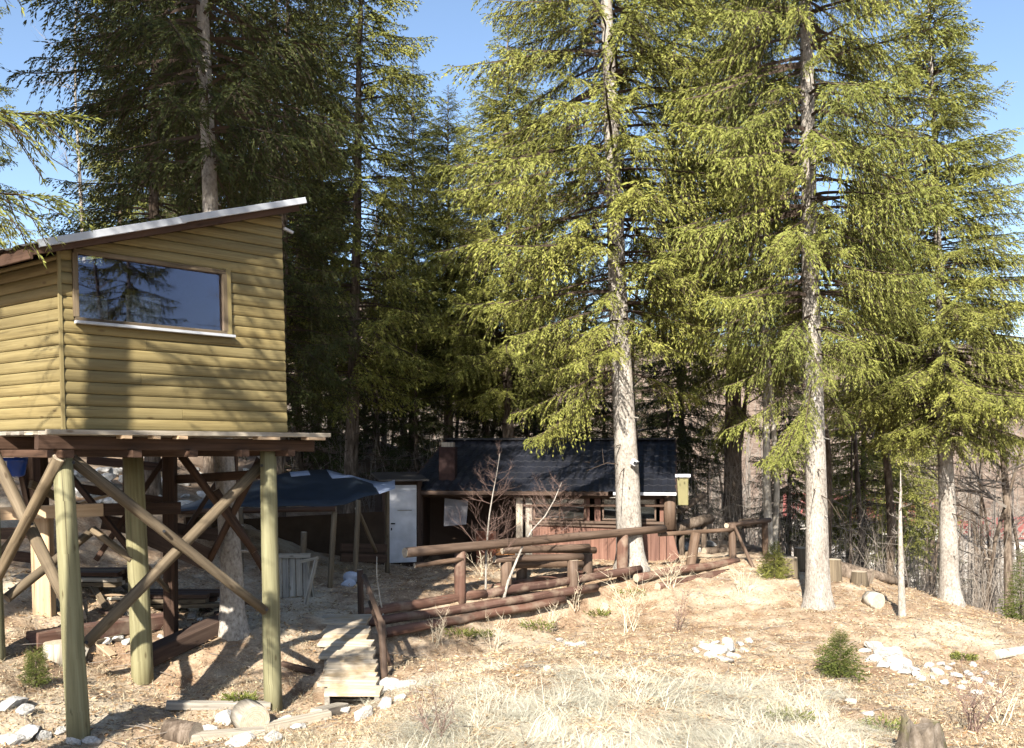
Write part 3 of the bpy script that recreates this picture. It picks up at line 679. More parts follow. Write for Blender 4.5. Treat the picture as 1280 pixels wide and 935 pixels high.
# platform
for i in range(10):
    v = -.1 + i * .295; MB().bar(hp(-.12, v, -.03), hp(HW + .35 + rnd.uniform(-.05, .03), v, -.03), .28, .04).build('deck_board', M['greyplank'], hut)
MB().bar(hp(-.3, -.26, -.028), hp(HW + .40, -.26, -.03), .045, .05).build('edge_board', M['greyplank'], hut)
for (a, b, z) in ((-.28, HW + .33, -.13),):
    for v in (-.02, 1.2, 2.5): MB().bar(hp(a, v, z), hp(b, v, z - .03), .12, .14).build('floor_beam', M['beam'], hut)
for u in (-.06, .62, 1.24, 1.86, 2.46): MB().bar(hp(u, -.2, -.245), hp(u, HD + .1, -.245), .1, .08).build('joist', M['beam'], hut)
for u, w in ((.42, .1), (1.02, .1), (1.98, .26), (2.62, .24), (.75, .07)): MB().bar(hp(u, -.23, -.072), hp(u + w, -.23, -.075), .16, .035).build('spacer_block', M['lightwood'], hut)
MB().tube([P(330, 556, 11.05), P(388, 559, 11.6)], [.055, .05], 10, True, .04, 0, 1).build('log_stub', [M['greyplank'], M['endgrain']], hut)
# log posts
def lpost(a, b, r0, r1, name='post', mat='post', sink=.25, n=6):
    a = Vector(a); b = Vector(b); b.z = min(b.z, gz(b.x, b.y)) - sink
    pts = [a.lerp(b, i / n) + Vector((rnd.uniform(-.006, .006), 0, 0)) for i in range(n + 1)]
    return MB().tube(pts, [r0 + (r1 - r0) * i / n for i in range(n + 1)], 14, True, .025, 0, 1).build(name, [M[mat], M['endgrain']], hut)
lpost(P(78, 561, 9.33), P(100, 920, 9.3), .095, .115)
lpost(P(335, 562, 11.05), P(342, 885, 11.1), .095, .11)
lpost(P(166, 572, 11.7), P(179, 850, 11.7), .12, .135)
lpost(P(-14, 566, 10.9), P(-6, 840, 10.8), .1, .12)
def pole(a, b, r, mat='brace', name='brace', taper=.85):
    a = Vector(a); b = Vector(b); n = 5
    MB().tube([a.lerp(b, i / n) for i in range(n + 1)], [r * (1 - (1 - taper) * i / n) for i in range(n + 1)], 10, True, .04, 0, 1).build(name, [M[mat], M['endgrain']], hut)
pole(P(90, 574, 9.42), P(332, 764, 10.92), .062); pole(P(106, 806, 9.55), P(330, 578, 11.2), .06, taper=1.05)
pole(P(-12, 560, 9.9), P(88, 762, 9.42), .07); pole(P(74, 572, 9.2), P(-14, 742, 9.75), .062)
pole(P(8, 748, 11), P(118, 662, 12), .06); pole(P(116, 662, 11.8), P(165, 700, 11.6), .05)
pole(P(224, 566, 12.3), P(318, 690, 12.4), .055, 'beam'); pole(P(326, 572, 12.2), P(262, 700, 12.6), .055, 'beam'); pole(P(330, 712, 12.6), P(270, 612, 12.3), .05, 'beam')
for px, py, d_ in ((205, 664, 10.05), (92, 578, 9.22), (333, 762, 10.85), (108, 803, 9.42), (327, 582, 11.0), (40, 655, 9.55)):
    MB().tube([P(px, py, d_), P(px, py, d_ - .1)], .018, 6).build('bolt', M['black'], hut)
def sq(a, b, w, h, mat='beam', name='timber_post', up=(0, 1, 0), foot=False):
    a = Vector(a); b = Vector(b)
    if foot: b.z = min(b.z, gz(b.x, b.y)) - .15
    MB().bar(a, b, w, h, up).build(name, M[mat], hut)
sq(P(212, 562, 12.6), P(214, 775, 12.8), .16, .16, foot=True); sq(P(166, 562, 12.2), P(167, 640, 12.2), .22, .18)
sq(P(44, 562, 12.4), P(46, 650, 12.4), .26, .2); sq(P(52, 642, 12.3), P(56, 770, 12.3), .25, .16, 'lightwood', foot=True)
sq(P(292, 566, 13.4), P(296, 720, 13.4), .1, .1, foot=True)
sq(P(-20, 643, 11.9), P(130, 637, 12.05), .06, .17, 'lightwood', 'cross_beam', (0, 0, 1)); sq(P(128, 637, 12.06), P(226, 635, 12.3), .06, .16, 'beam', 'cross_beam', (0, 0, 1))
sq(P(-20, 556, 11.2), P(60, 556, 10.4), .08, .08, 'lightwood', 'cross_beam', (0, 0, 1)); sq(P(38, 605, 11.5), P(110, 640, 12.5), .05, .1, 'brace', 'cross_beam', (0, 0, 1))
sq(P(60, 640, 12.9), P(160, 612, 13.3), .3, .04, 'lightwood', 'shelf_board', (0, 0, 1)); sq(P(170, 660, 11.9), P(262, 700, 12.6), .04, .3, 'darkplank', 'leaning_board', (0, 0, 1))

for a, b, w, h_, mt in (((-20, 690, 12.6), (60, 700, 12.6), .04, .14, 'beam'), ((-20, 668, 12.9), (64, 664, 12.9), .04, .16, 'darkplank'), ((100, 610, 13), (215, 628, 13.3), .05, .12, 'beam'), ((110, 575, 13.2), (212, 585, 13.0), .06, .12, 'beam'), ((212, 600, 12.7), (335, 592, 12.2), .06, .12, 'beam'), ((120, 700, 12.6), (215, 560, 12.8), .07, .07, 'beam'), ((168, 690, 12.0), (212, 740, 12.7), .05, .05, 'brace'),
                       ((60, 560, 12.6), (165, 690, 12.4), .07, .07, 'beam'), ((215, 690, 12.9), (292, 570, 13.3), .06, .06, 'beam'), ((20, 566, 12.2), (60, 760, 12.4), .06, .06, 'darkplank'), ((-20, 715, 12.2), (40, 640, 12.4), .06, .06, 'brace'), ((210, 660, 12.9), (296, 672, 13.3), .05, .18, 'darkplank'), ((128, 652, 12.8), (214, 668, 12.9), .05, .2, 'darkplank')):
    sq(P(*a), P(*b), w, h_, mt, 'cross_beam', (0, 0, 1))
# things kept under the treehouse
for k, (x0, y0, dd) in enumerate(((100, 742, 13.6), (215, 728, 14.0))):
    st = thing('lumber_stack', ('low stack of old boards under the treehouse beside the squared timber post', 'low stack of dark boards between the treehouse and the spruce trunk')[k], 'lumber', at_ground_(P(x0, y0, dd)))
    for i in range(9):
        c = WL[st] + Vector((rnd.uniform(-.06, .06), (i % 3) * .2 - .2, .03 + (i // 3) * .075)); L = rnd.uniform(.55, .75); a = rnd.uniform(-.07, .07); dv_ = Vector((math.cos(a), math.sin(a), rnd.uniform(-.02, .02))) * L
        MB().bar(c - dv_, c + dv_, .17, .06).build('board', M[rnd.choice(['darkplank', 'beam', 'brace', 'greyplank'])], st)
def at_ground(v, up=0): return Vector((v.x, v.y, gz(v.x, v.y) + up))
m = MB(); prof = [(.0, .02), (.16, 0), (.20, .02), (.235, .2), (.24, .24), (.22, .24), (.2, .06)]; c0 = P(10, 596, 11.55); ns = 20
for k in range(len(prof)):
    for j in range(ns):
        a = 2 * math.pi * j / ns; r_, z_ = prof[k]; m.v.append(c0 + Vector((math.cos(a) * r_ * 1.0, math.sin(a) * r_ * .7, z_)))
for k in range(len(prof) - 1):
    for j in range(ns):
        j2 = (j + 1) % ns; white = 1 if (k == 2 and j in (13, 14, 15)) else 0
        m.face((k * ns + j, k * ns + j2, (k + 1) * ns + j2, (k + 1) * ns + j), None, white, True)
o = m.build('plastic_tub', [M['blue'], M['white']]); setp(o, 'blue plastic tub with white patch stowed under the treehouse floor', 'tub')
sq_l = [((40, 802, 11.4), (215, 742, 13.2), .2, 'redlog', 'reddish squared beam lying beside the chopped block under the treehouse'), ((178, 820, 11.9), (286, 762, 13.0), .22, 'darkplank', 'dark squared beam lying against the spruce roots'),
        ((208, 893, 10.7), (338, 868, 11.0), .09, 'greyplank', 'two grey boards lying by the foot of the log post'), ((330, 905, 10.2), (412, 880, 10.6), .1, 'greyplank', 'weathered board lying beside the round log slice'),
        ((395, 884, 10.6), (428, 860, 11.2), .12, 'greyplank', 'short board propped against the footbridge'), ((352, 742, 12.3), (392, 800, 12.2), .06, 'darkplank', 'dark pole lying down the bank behind the log post'),
        ((236, 928, 9.6), (330, 920, 9.9), .12, 'greyplank', 'broken grey plank among the stones at the path edge')]
for a, b, w, mt, lab in sq_l:
    A = P(*a); B = P(*b); A.z = gz(A.x, A.y) + w * .4; B.z = gz(B.x, B.y) + w * .4
    Mid = (A + B) / 2; k = gz(Mid.x, Mid.y) + w * .35 - Mid.z
    if k > 0: A.z += k; B.z += k
    o = MB().bar(A, B, w * 1.3, w).build('timber_beam' if w > .15 else 'board', M[mt]); setp(o, lab, 'timber')
def cylthing(name, lab, cat, a, b, r, mats, n=16, wob=.05, group=None):
    o = MB().tube([a, Vector(a).lerp(Vector(b), .5), b], [r, r * .97, r * .95], n, True, wob, 0, 1).build(name, mats); return setp(o, lab, cat, group)
c = at_ground(P(72, 806, 11.4)); cylthing('chopping_block', 'pale round chopping block standing under the treehouse', 'log', c - Vector((0, 0, .05)), c + Vector((.0, 0, .24)), .17, [M['greyplank'], M['endgrain']])
c = G(318, 918); cylthing('log_slice', 'thick grey log slice lying on its side by the path', 'log', c + Vector((-.16, .22, .15)), c + Vector((.02, -.05, .15)), .18, [M['greyplank'], M['endgrain']])
c = G(232, 930); cylthing('log_piece', 'short brown log piece lying among the stones', 'log', c + Vector((-.22, .1, .1)), c + Vector((.12, -.02, .1)), .13, [M['bark2'], M['endgrain']])

rq = random.Random(4)
for i in range(22):
    c = G(rq.uniform(100, 300), rq.uniform(745, 815)); a = rq.uniform(0, 3.14); L = rq.uniform(.12, .45); dv_ = Vector((math.cos(a), math.sin(a), 0)) * L; A = c - dv_; B = c + dv_
    A.z = gz(A.x, A.y) + .03; B.z = gz(B.x, B.y) + rq.uniform(.02, .12)
    setp(MB().bar(A, B, rq.uniform(.04, .12), rq.uniform(.02, .04)).build('wood_scrap', M[rq.choice(['greyplank', 'brace', 'lightwood', 'darkplank'])]), 'piece of scrap wood in the litter under the treehouse', 'wood', 'scrap wood under the treehouse')
# ---------------------------------------------------------------- footbridge of planks with its handrail
fa, fb_ = P(440, 884, 11.2), P(431, 772, 14.5)
fa.z = gz(fa.x, fa.y) + .16; fb_.z = gz(fb_.x, fb_.y) + .06
br = thing('plank_footbridge', 'bleached plank ramp climbing to the terrace beside the stacked logs', 'ramp', fa - Vector((0, 0, .16)))
ax_ = (fb_ - fa); across = Vector((1, -.08, 0)).normalized(); NB = 13
for i in range(NB):
    c = fa.lerp(fb_, (i + .5) / NB) + Vector((rnd.uniform(-.03, .03), 0, .02 * (i % 2) + rnd.uniform(-.008, .008))); w = .36 + rnd.uniform(-.03, .03)
    MB().bar(c - across * w, c + across * w + Vector((0, rnd.uniform(-.03, .03), rnd.uniform(-.015, .015))), ax_.length / NB * .93, .045, (0, -.15, 1)).build('plank', M['step'], br)
for s in (-1, 1):
    a = fa + across * .31 * s - Vector((0, 0, .075)); b = fb_ + across * .31 * s - Vector((0, 0, .075)); MB().bar(a, b, .06, .1).build('stringer', M['greyplank'], br)
hr = thing('handrail', 'leaning brown pole handrail at the side of the plank ramp', 'handrail', at_ground(P(479, 850, 12.2)))
def hpole(a, b, r, root, name, mat='raillog', n=5, sides=10):
    a = Vector(a); b = Vector(b)
    return MB().tube([a.lerp(b, i / n) for i in range(n + 1)], [r] * (n + 1), sides, True, .04, 0, 1).build(name, [M[mat], M['endgrain']], root)
hpole(P(455, 720, 14.2), P(478, 782, 12.4), .04, hr, 'rail'); b = P(481, 850, 12.2); b.z = gz(b.x, b.y) - .1; hpole(P(477, 776, 12.35), b, .05, hr, 'post')
b = P(452, 768, 14.8); b.z = gz(b.x, b.y) - .1; hpole(P(450, 712, 14.8), b, .05, hr, 'post', 'darkplank')
hpole(P(462, 752, 14.2), P(492, 842, 12.9), .03, hr, 'stay', 'darkplank')

# ---------------------------------------------------------------- log rail, bench and stacked retaining logs
rail = thing('log_railing', 'thick brown log rail on round posts running along the terrace edge', 'railing', at_ground(P(575, 745, 16.2)))
hpole(P(506, 691, 15.4), P(830, 661, 20.0), .085, rail, 'top_rail', n=10, sides=14)
for (px, y0, y1, d, r) in ((575, 688, 745, 16.25, .105), (778, 668, 714, 19.15, .12)):
    b = P(px, y1, d); b.z = gz(b.x, b.y) - .2; hpole(P(px, y0, d), b, r, rail, 'post', 'redlog', 4, 14)
hpole(P(518, 707, 15.7), P(578, 699, 16.2), .045, rail, 'lower_rail')
g_ = 'stacked logs holding the terrace edge'
logs = [((452, 766, 15.0), (606, 742, 16.6), .085, 'topmost red-brown log of the terrace edge, beside the plank ramp'), ((602, 743, 16.6), (800, 712, 19.2), .085, 'topmost red-brown log of the terrace edge, beside the pale spruce'),
        ((458, 779, 14.95), (745, 734, 18.2), .082, 'middle red-brown log of the stack holding the terrace edge'), ((480, 792, 14.9), (705, 750, 17.6), .08, 'lowest red-brown log of the stack holding the terrace edge'),
        ((582, 739, 17.0), (774, 708, 19.9), .05, 'thin brown log lying on the terrace behind the stacked logs'), ((795, 722, 18.9), (922, 701, 20.8), .085, 'upper brown log below the post fence'), ((822, 734, 18.75), (912, 715, 20.2), .08, 'lower brown log below the post fence')]
for a, b, r, lab in logs:
    A = P(*a); B = P(*b); n = 8
    o = MB().tube([A.lerp(B, i / n) + Vector((0, 0, rnd.uniform(-.012, .012))) for i in range(n + 1)], [r * rnd.uniform(.93, 1.05) for i in range(n + 1)], 14, True, .04, 0, 1).build('edge_log', [M['redlog'], M['endgrain']]); setp(o, lab, 'log', g_)
# log table and bench
bn = thing('log_bench', 'heavy log picnic bench and table on the terrace behind the rail', 'bench', at_ground(P(690, 722, 18.4)))
hpole(P(618, 699, 17.0), P(728, 696, 18.1), .07, bn, 'seat_log', n=5, sides=12)
hpole(P(628, 688, 17.9), P(736, 684, 19.0), .075, bn, 'top_log', n=5, sides=12); hpole(P(640, 686, 18.3), P(744, 688, 19.3), .07, bn, 'top_log', n=5, sides=12)
for (px, y0, d) in ((633, 702, 17.2), (716, 700, 17.95), (652, 694, 18.2), (734, 692, 19.1)):
    t_ = P(px, y0, d); b = Vector((t_.x, t_.y, gz(t_.x, t_.y) - .1)); hpole(t_, b, .11, bn, 'leg', 'raillog', 3, 12)
hpole(P(626, 706, 17.6), P(728, 705, 18.6), .07, bn, 'stretcher', n=4)

# post fence past the cabin
fe = thing('post_fence', 'brown post and rail fence with leaning post beyond the cabin corner', 'fence', at_ground(P(865, 710, 20.4)))
for (a, b, r, nme) in (((870, 666, 20.3), (861, 716, 20.2), .11, 'post'), ((915, 656, 21.4), (916, 703, 21.3), .09, 'post'), ((956, 650, 23), (957, 690, 23), .08, 'post')):
    B = P(*b); B.z = gz(B.x, B.y) - .15; hpole(P(*a), B, r, fe, nme)
hpole(P(824, 668, 20.1), P(917, 662, 21.35), .05, fe, 'rail'); hpole(P(908, 657, 21.3), P(962, 650, 23), .06, fe, 'rail'); B = P(943, 712, 20.4); B.z = gz(B.x, B.y) - .05; hpole(P(919, 660, 21.3), B, .04, fe, 'stay')
for i, (a, b, r, lab) in enumerate([((842, 660, 22.6), (888, 648, 23.4), .14, 'barked log with sawn end resting behind the cabin corner'), ((848, 640, 23.4), (880, 618, 24.2), .09, 'thin log leaning behind the cabin corner'), ((880, 677, 23.0), (935, 680, 23.6), .1, 'brown log lying under the far fence rail'),
                                     ((925, 655, 24.4), (965, 652, 24.6), .13, 'dark log propped across the end of the fence'), ((1020, 702, 21.5), (1090, 720, 20.8), .2, 'thick dark log lying behind the tree stumps'), ((1088, 717, 22), (1130, 722, 22.6), .12, 'dark log lying at the edge of the valley wood'), ((1240, 792, 14.8), (1300, 776, 15.2), .08, 'bleached log lying on the slope at the edge of the wood')]):
    A = P(*a); B = P(*b)
    if i in (2, 4, 5, 6): A.z = gz(A.x, A.y) + r * .7; B.z = gz(B.x, B.y) + r * .7
    o = cylthing('felled_log', lab, 'log', A, B, r, [M['bark2' if i != 6 else 'birch'], M['endgrain']], 12, .05, 'felled logs round the clearing')
# supports for the two raised logs
for px, d, y0 in ((852, 22.9, 662), (880, 23.3, 652), (850, 23.45, 641)):
    A = P(px, y0, d); b = Vector((A.x, A.y, gz(A.x, A.y) - .1)); o = cylthing('log_prop', 'short upright prop under the logs behind the cabin', 'log', A, b, .07, [M['bark2'], M['endgrain']], 10, .05, 'props under the logs')
for a, d, r, h, lab in (((984, 718), 19.6, .22, .42, 'sawn pale tree stump behind the little fir'), ((1042, 722), 19.6, .16, .5, 'narrow sawn tree stump beside the whitish spruce trunk'), ((1004, 715), 20.4, .2, .5, 'sawn tree stump behind the whitish spruce trunk'), ((1074, 728), 20.2, .17, .3, 'low sawn stump at the end of the thick dark log')):
    c = at_ground(P(*a, d)); m = MB(); m.tube([c - Vector((0, 0, .15)), c + Vector((0, 0, .05)), c + Vector((0, 0, h))], [r * 1.35, r * 1.1, r * .95], 16, True, .06, 0, 1)
    setp(m.build('tree_stump', [M['brace'], M['endgrain']]), lab, 'stump')
c = G(1096, 760); cylthing('log_round', 'white sawn log round lying on the slope', 'log', c + Vector((-.1, .16, .13)), c + Vector((0, -.1, .13)), .16, [M['birch'], M['endgrain']])
# mossy stump in the foreground
c = G(1152, 945); m = MB(); h_ = .27
pts = []; ns = 22; rg2 = random.Random(3)
for k, (z, rr_) in enumerate(((-.2, .25), (0, .21), (.08, .185), (.18, .165), (h_, .15))):
    for j in range(ns):
        a = 2 * math.pi * j / ns; lob = 1 + .16 * math.sin(a * 3 + 1) + .08 * math.sin(a * 7); zz = z + (rg2.uniform(-.1, .06) if k == 4 else 0)
        m.v.append(c + Vector((math.cos(a) * rr_ * lob, math.sin(a) * rr_ * lob, zz)))
for k in range(4):
    for j in range(ns): m.face((k * ns + j, k * ns + (j + 1) % ns, (k + 1) * ns + (j + 1) % ns, (k + 1) * ns + j), None, 0, True)
m.face([4 * ns + j for j in range(ns)], [(math.cos(6.283 * j / ns) * .2, math.sin(6.283 * j / ns) * .2) for j in range(ns)], 1)
setp(m.build('mossy_stump', [M['mossystump'], M['mossystump']]), 'broken mossy tree stump at the bottom of the slope', 'stump')

# ---------------------------------------------------------------- cabin
CA = P(524, 702, 22.4); CB = P(838, 700, 21.6); CA.z = gz(CA.x, CA.y) - .05; cz = CA.z
cu = (CB - CA); cu.z = 0; CLn = cu.length; cu.normalize(); cv = Vector((-cu.y, cu.x, 0)); cn = -cv
cab = thing('cabin', 'low brown wooden cabin with dark blue metal roof and glazed veranda', 'cabin', CA)
def cp(u, v, z): return Vector((CA.x, CA.y, cz)) + cu * u + cv * v + Vector((0, 0, z))
EH = 1.95; RH = 3.05; CDp = 4.2
us = CLn * .455                                                       # veranda starts here, porch to the left of it
# veranda wall of upright planks
n = 15
for i in range(n):
    a = us + (CLn - us - .25) * i / n; b = us + (CLn - us - .25) * (i + 1) / n
    MB().bar(cp((a + b) / 2, 0 + rnd.uniform(0, .006), -.12), cp((a + b) / 2, rnd.uniform(0, .006), 1.12), b - a - .006, .025, cn).build('wall_plank', M['redplank'], cab)
for i in range(2):
    a = CLn - .24 + i * .16; MB().bar(cp(a + .07, .03, -.12), cp(a + .07, .03, EH - .1), .15, .03, cn).build('wall_plank', M['redplank'], cab)
MB().bar(cp(us - .05, -.03, 1.14), cp(CLn - .1, -.03, 1.14), .12, .06).build('window_ledge', M['raillog'], cab)
MB().bar(cp(us - .05, -.05, 1.09), cp(CLn - .1, -.05, 1.02), .04, .05).build('ledge_trim', M['raillog'], cab)
xs_ = [us, us + (CLn - us) * .40, us + (CLn - us) * .50, us + (CLn - us) * .9]
for i in (0, 2):
    w = MB(); a, b = xs_[i] + .05, xs_[i + 1]; z0, z1 = 1.19, 1.72
    wn = thing('window', '', '', cp(a, 0, z0)); [wn.__delitem__(k) for k in list(wn.keys())]; wn.parent = cab; wn.location = WL[wn] - WL[cab]
    m = MB(); m.bar(cp(a, .02, z0 + .02), cp(b, .02, z0 + .02), .06, .04); m.bar(cp(a, .02, z1 - .02), cp(b, .02, z1 - .02), .06, .04)
    for t in (0, .5, 1) if i == 0 else (0, 1): m.bar(cp(a + .02 + (b - a - .04) * t, .018, z0 + .041), cp(a + .02 + (b - a - .04) * t, .018, z1 - .041), .04, .06, cn)
    m.build('frame', M['raillog'], wn)
    m = MB(); q = [cp(a + .04, .03, z0 + .04), cp(b - .04, .03, z0 + .04), cp(b - .04, .03, z1 - .04), cp(a + .04, .03, z1 - .04)]; m.prism(q, [p + cv * .006 for p in q]); m.build('pane', M['glass2'], wn)
    m = MB(); q = [cp(a + .05, .07, z0 + .03), cp(b - .05, .07, z0 + .03), cp(b - .05, .07, z0 + .36), cp(a + .05, .07, z0 + .36)]; m.prism(q, [p + cv * .01 for p in q]); m.build('pale_reflection_sheet', M['white'], wn)  # pale sheet added behind the pane to imitate light reflected by the glass
m = MB(); m.bar(cp(xs_[1] + .01, .02, 1.17), cp(xs_[1] + .01, .02, EH - .2), .14, .06, cn); m.build('mullion', M['redplank'], cab)
m = MB(); m.bar(cp(xs_[2] - .06, .02, 1.17), cp(xs_[2] - .06, .02, EH - .2), .14, .062, cn); m.build('mullion', M['redplank'], cab)
MB().bar(cp(-.1, -.02, EH - .19), cp(CLn + .05, -.02, EH - .19), .1, .1).build('top_beam', M['darkplank'], cab)
MB().bar(cp(us - .2, -.10, EH - .42), cp(CLn, -.10, EH - .40), .06, .05).build('awning_pole', M['darkplank'], cab)
for a in (.02, us - .28, us - .05): MB().bar(cp(a, 0, -.15), cp(a, 0, EH - .24), .16, .14, cn).build('porch_post', M['darkplank' if a < 1 else 'greyplank'], cab)
MB().tube([cp(CLn - .02, -.06, 1.0), cp(CLn - .02, -.06, EH - .1)], [.14, .14], 14, True, .02, 0, 1).build('corner_log', [M['raillog'], M['endgrain']], cab)
q = [cp(CLn - .02, -.12, -.15), cp(CLn + .32, -.2, -.15), cp(CLn + .02, -.1, 1.05), cp(CLn - .03, -.08, 1.05)]
m = MB(); m.prism(q, [p + cv * .03 for p in q]); m.build('side_board', M['redplank'], cab)
# porch inside, back walls
def wallbox(u0_, u1_, v_, z0, z1, mat, name, t=.04):
    q = [cp(u0_, v_, z0), cp(u1_, v_, z0), cp(u1_, v_, z1), cp(u0_, v_, z1)]; MB().prism(q, [p + cv * t for p in q]).build(name, M[mat], cab)
wallbox(-.1, us + .1, 1.6, -.2, EH + .2, 'darkplank', 'porch_back_wall'); wallbox(us + .1, CLn, CDp - .3, -.2, EH + .35, 'interior', 'rear_wall')
for u_, v_0, v_1, mt in ((us - .02, .1, CDp - .3, 'redplank'), (CLn + .1, .12, CDp, 'darkplank'), (-.14, .1, 1.6, 'darkplank')):
    q = [cp(u_, v_0, -.2), cp(u_, v_1, -.2), cp(u_, v_1, EH + .1), cp(u_, v_0, EH - .25)]; MB().prism(q, [p + cu * .04 for p in q]).build('end_wall', M[mt], cab)
# roof: ribbed metal tile sheet
rn = 60; rows = 9; m = MB(); ov0, ov1 = -.28, CLn + .12
def rfp(u, k, z=0):
    t = k / rows; return cp(u + .35 * t * (1 - (u / CLn)) + .1 * t, -.38 + t * (CDp / 2 + .55), EH - .06 + (RH - EH + .12) * t + z)
for k in range(rows + 1):
    for s_ in (0, 1):
        if k == rows and s_: break
        for i in range(rn + 1):
            u = ov0 + (ov1 - ov0) * i / rn; m.v.append(rfp(u, k, .014 * math.cos(i * math.pi) + (.0 if s_ == 0 else .009)))
row_n = 2 * rows + 1
for r in range(row_n - 1):
    for i in range(rn): m.face((r * (rn + 1) + i, r * (rn + 1) + i + 1, (r + 1) * (rn + 1) + i + 1, (r + 1) * (rn + 1) + i), None, 0, False)
bk = len(m.v); m.v += [rfp(ov0, rows), rfp(ov1, rows), cp(ov1, CDp + .4, EH - .1), cp(ov0, CDp + .4, EH - .1)]; m.face((bk, bk + 1, bk + 2, bk + 3))
roof = m.build('roof', M['blueroof'], cab)
MB().bar(rfp(ov0, rows, .03), rfp(ov1, rows, .03), .22, .05).build('ridge_cap', M['blueroof'], roof)
MB().bar(rfp(ov0 + .05, 0, -.055), rfp(CLn * .76, 0, -.055), .03, .09).build('fascia', M['darkplank'], roof)
MB().bar(rfp(CLn * .78, 0, -.05), rfp(ov1, 0, -.05), .05, .07).build('gutter', M['pipe'], roof)
for sgn, u_ in ((-1, ov0), (1, ov1)): MB().bar(rfp(u_, 0.1, -.04), rfp(u_, rows, -.04), .05, .1).build('verge_board', M['darkplank'], roof)
cc = cp(.62, .25, 0); m = MB(); m.bar(cp(.66, .28, EH - .2), cp(.66, .28, EH + .98), .4, .34, cn, .01); ch = m.build('chimney', M['brick'], cab)
MB().bar(cp(.66, .28, EH + .981), cp(.66, .28, EH + 1.09), .3, .26, cn, .01).build('chimney_cap', M['greyplank'], ch)
q = [cp(.6, .05, 1.0), cp(1.15, .05, 1.05), cp(1.2, .05, 1.62), cp(.62, .05, 1.68)]; MB().prism(q, [p + cv * .02 for p in q]).build('hanging_sheet', M['greysheet'], cab)
# yellow cabinet on the gable, dish on the tree etc.
o = MB().bar(cp(CLn + .29, .4, EH - .4), cp(CLn + .29, .4, EH + .25), .28, .3, cn, .02).build('gable_panel', M['yellow'], cab); MB().bar(cp(CLn + .3, .4, EH + .26), cp(CLn + .3, .4, EH + .33), .36, .4, cn, .01).build('panel_cap', M['white'], o)
MB().bar(cp(CLn + .1, .42, EH - .1), cp(CLn + .2, .42, EH - .1), .06, .06).build('panel_bracket', M['darkplank'], o)
# porch contents
def boxthing(name, lab, cat, u, v, w, d_, z0, z1, mat, legs=False):
    t = thing(name, lab, cat, cp(u, v, 0))
    if legs:
        MB().bar(cp(u - w / 2, v, z1 - .03), cp(u + w / 2, v, z1 - .03), d_, .05).build('top', M[mat], t)
        for a in (-1, 1):
            for b in (-1, 1): MB().bar(cp(u + a * (w / 2 - .03), v + b * (d_ / 2 - .03), -.05), cp(u + a * (w / 2 - .03), v + b * (d_ / 2 - .03), z1 - .056), .04, .04, cn).build('leg', M[mat], t)
    else:
        MB().bar(cp(u, v, -.08), cp(u, v, z1), w, d_, cn, .012).build('carcass', M[mat], t)
        MB().bar(cp(u, v - d_ / 2 - .012, z0 + .06), cp(u, v - d_ / 2 - .012, z1 - .08), w * .86, .02, cn, .004).build('door', M[mat], t)
        MB().bar(cp(u, v, z1 + .001), cp(u, v, z1 + .04), w * 1.06, d_ * 1.06, cn, .006).build('worktop', M['darkplank'], t)
    return t
boxthing('porch_cupboard', 'brown-red cupboard standing in the shaded cabin porch', 'cupboard', 1.55, .8, .5, .4, 0, .85, 'redbrown')
boxthing('wood_chest', 'orange wooden chest at the sunny end of the cabin porch', 'chest', 2.15, .5, .6, .4, 0, .55, 'orange')
boxthing('small_table', 'small white table in the cabin porch beside the veranda wall', 'table', 2.52, .1, .32, .35, 0, .72, 'white', True)

# ---------------------------------------------------------------- white door leaf and shed with tarpaulin
dA = P(483, 706, 21.8); dA.z = gz(dA.x, dA.y); dB = P(521, 706, 22.0)
dr = thing('outhouse', 'narrow outhouse with plain white door between shed and cabin', 'outhouse', dA)
du = Vector((dB.x - dA.x, dB.y - dA.y, 0)); dw = du.length; du.normalize(); dv = Vector((-du.y, du.x, 0))
def dp(u, v, z): return WL[dr] + du * u + dv * v + Vector((0, 0, z))
door = MB().bar(dp(dw / 2, 0, .02), dp(dw / 2, 0, 1.86), dw - .02, .045, -dv, .006).build('door', M['white'], dr)
MB().bar(dp(.1, -.035, .95), dp(.2, -.035, .95), .03, .03).build('handle', M['black'], door)
MB().bar(dp(.1, -.028, .82), dp(.13, -.028, .82), .015, .06).build('keyhole_plate', M['black'], door)
MB().bar(dp(.26, -.03, 1.26), dp(.6, -.03, 1.26), .015, .02).build('hook_rail', M['greyplank'], door)
for a in (-.05, dw + .05): MB().bar(dp(a, .02, -.1), dp(a, .02, 1.95), .09, .09, -dv).build('door_post', M['darkplank'], dr)
q = [dp(-.1, .1, -.1), dp(dw + .1, .1, -.1), dp(dw + .1, .1, 1.95), dp(-.1, .1, 1.95)]; MB().prism(q, [p + dv * .05 for p in q]).build('wall', M['darkplank'], dr)
q = [dp(-.2, -.25, 1.96), dp(dw + .25, -.25, 1.96), dp(dw + .25, 1.4, 2.1), dp(-.2, 1.4, 2.1)]; MB().prism(q, [p + Vector((0, 0, .04)) for p in q]).build('roof', M['roofdark'], dr)
for a in (-.08, dw + .12):
    q = [dp(a, .15, -.1), dp(a, 1.4, -.1), dp(a, 1.4, 2.05), dp(a, .15, 1.95)]; MB().prism(q, [p + du * .04 for p in q]).build('side_wall', M['darkplank'], dr)

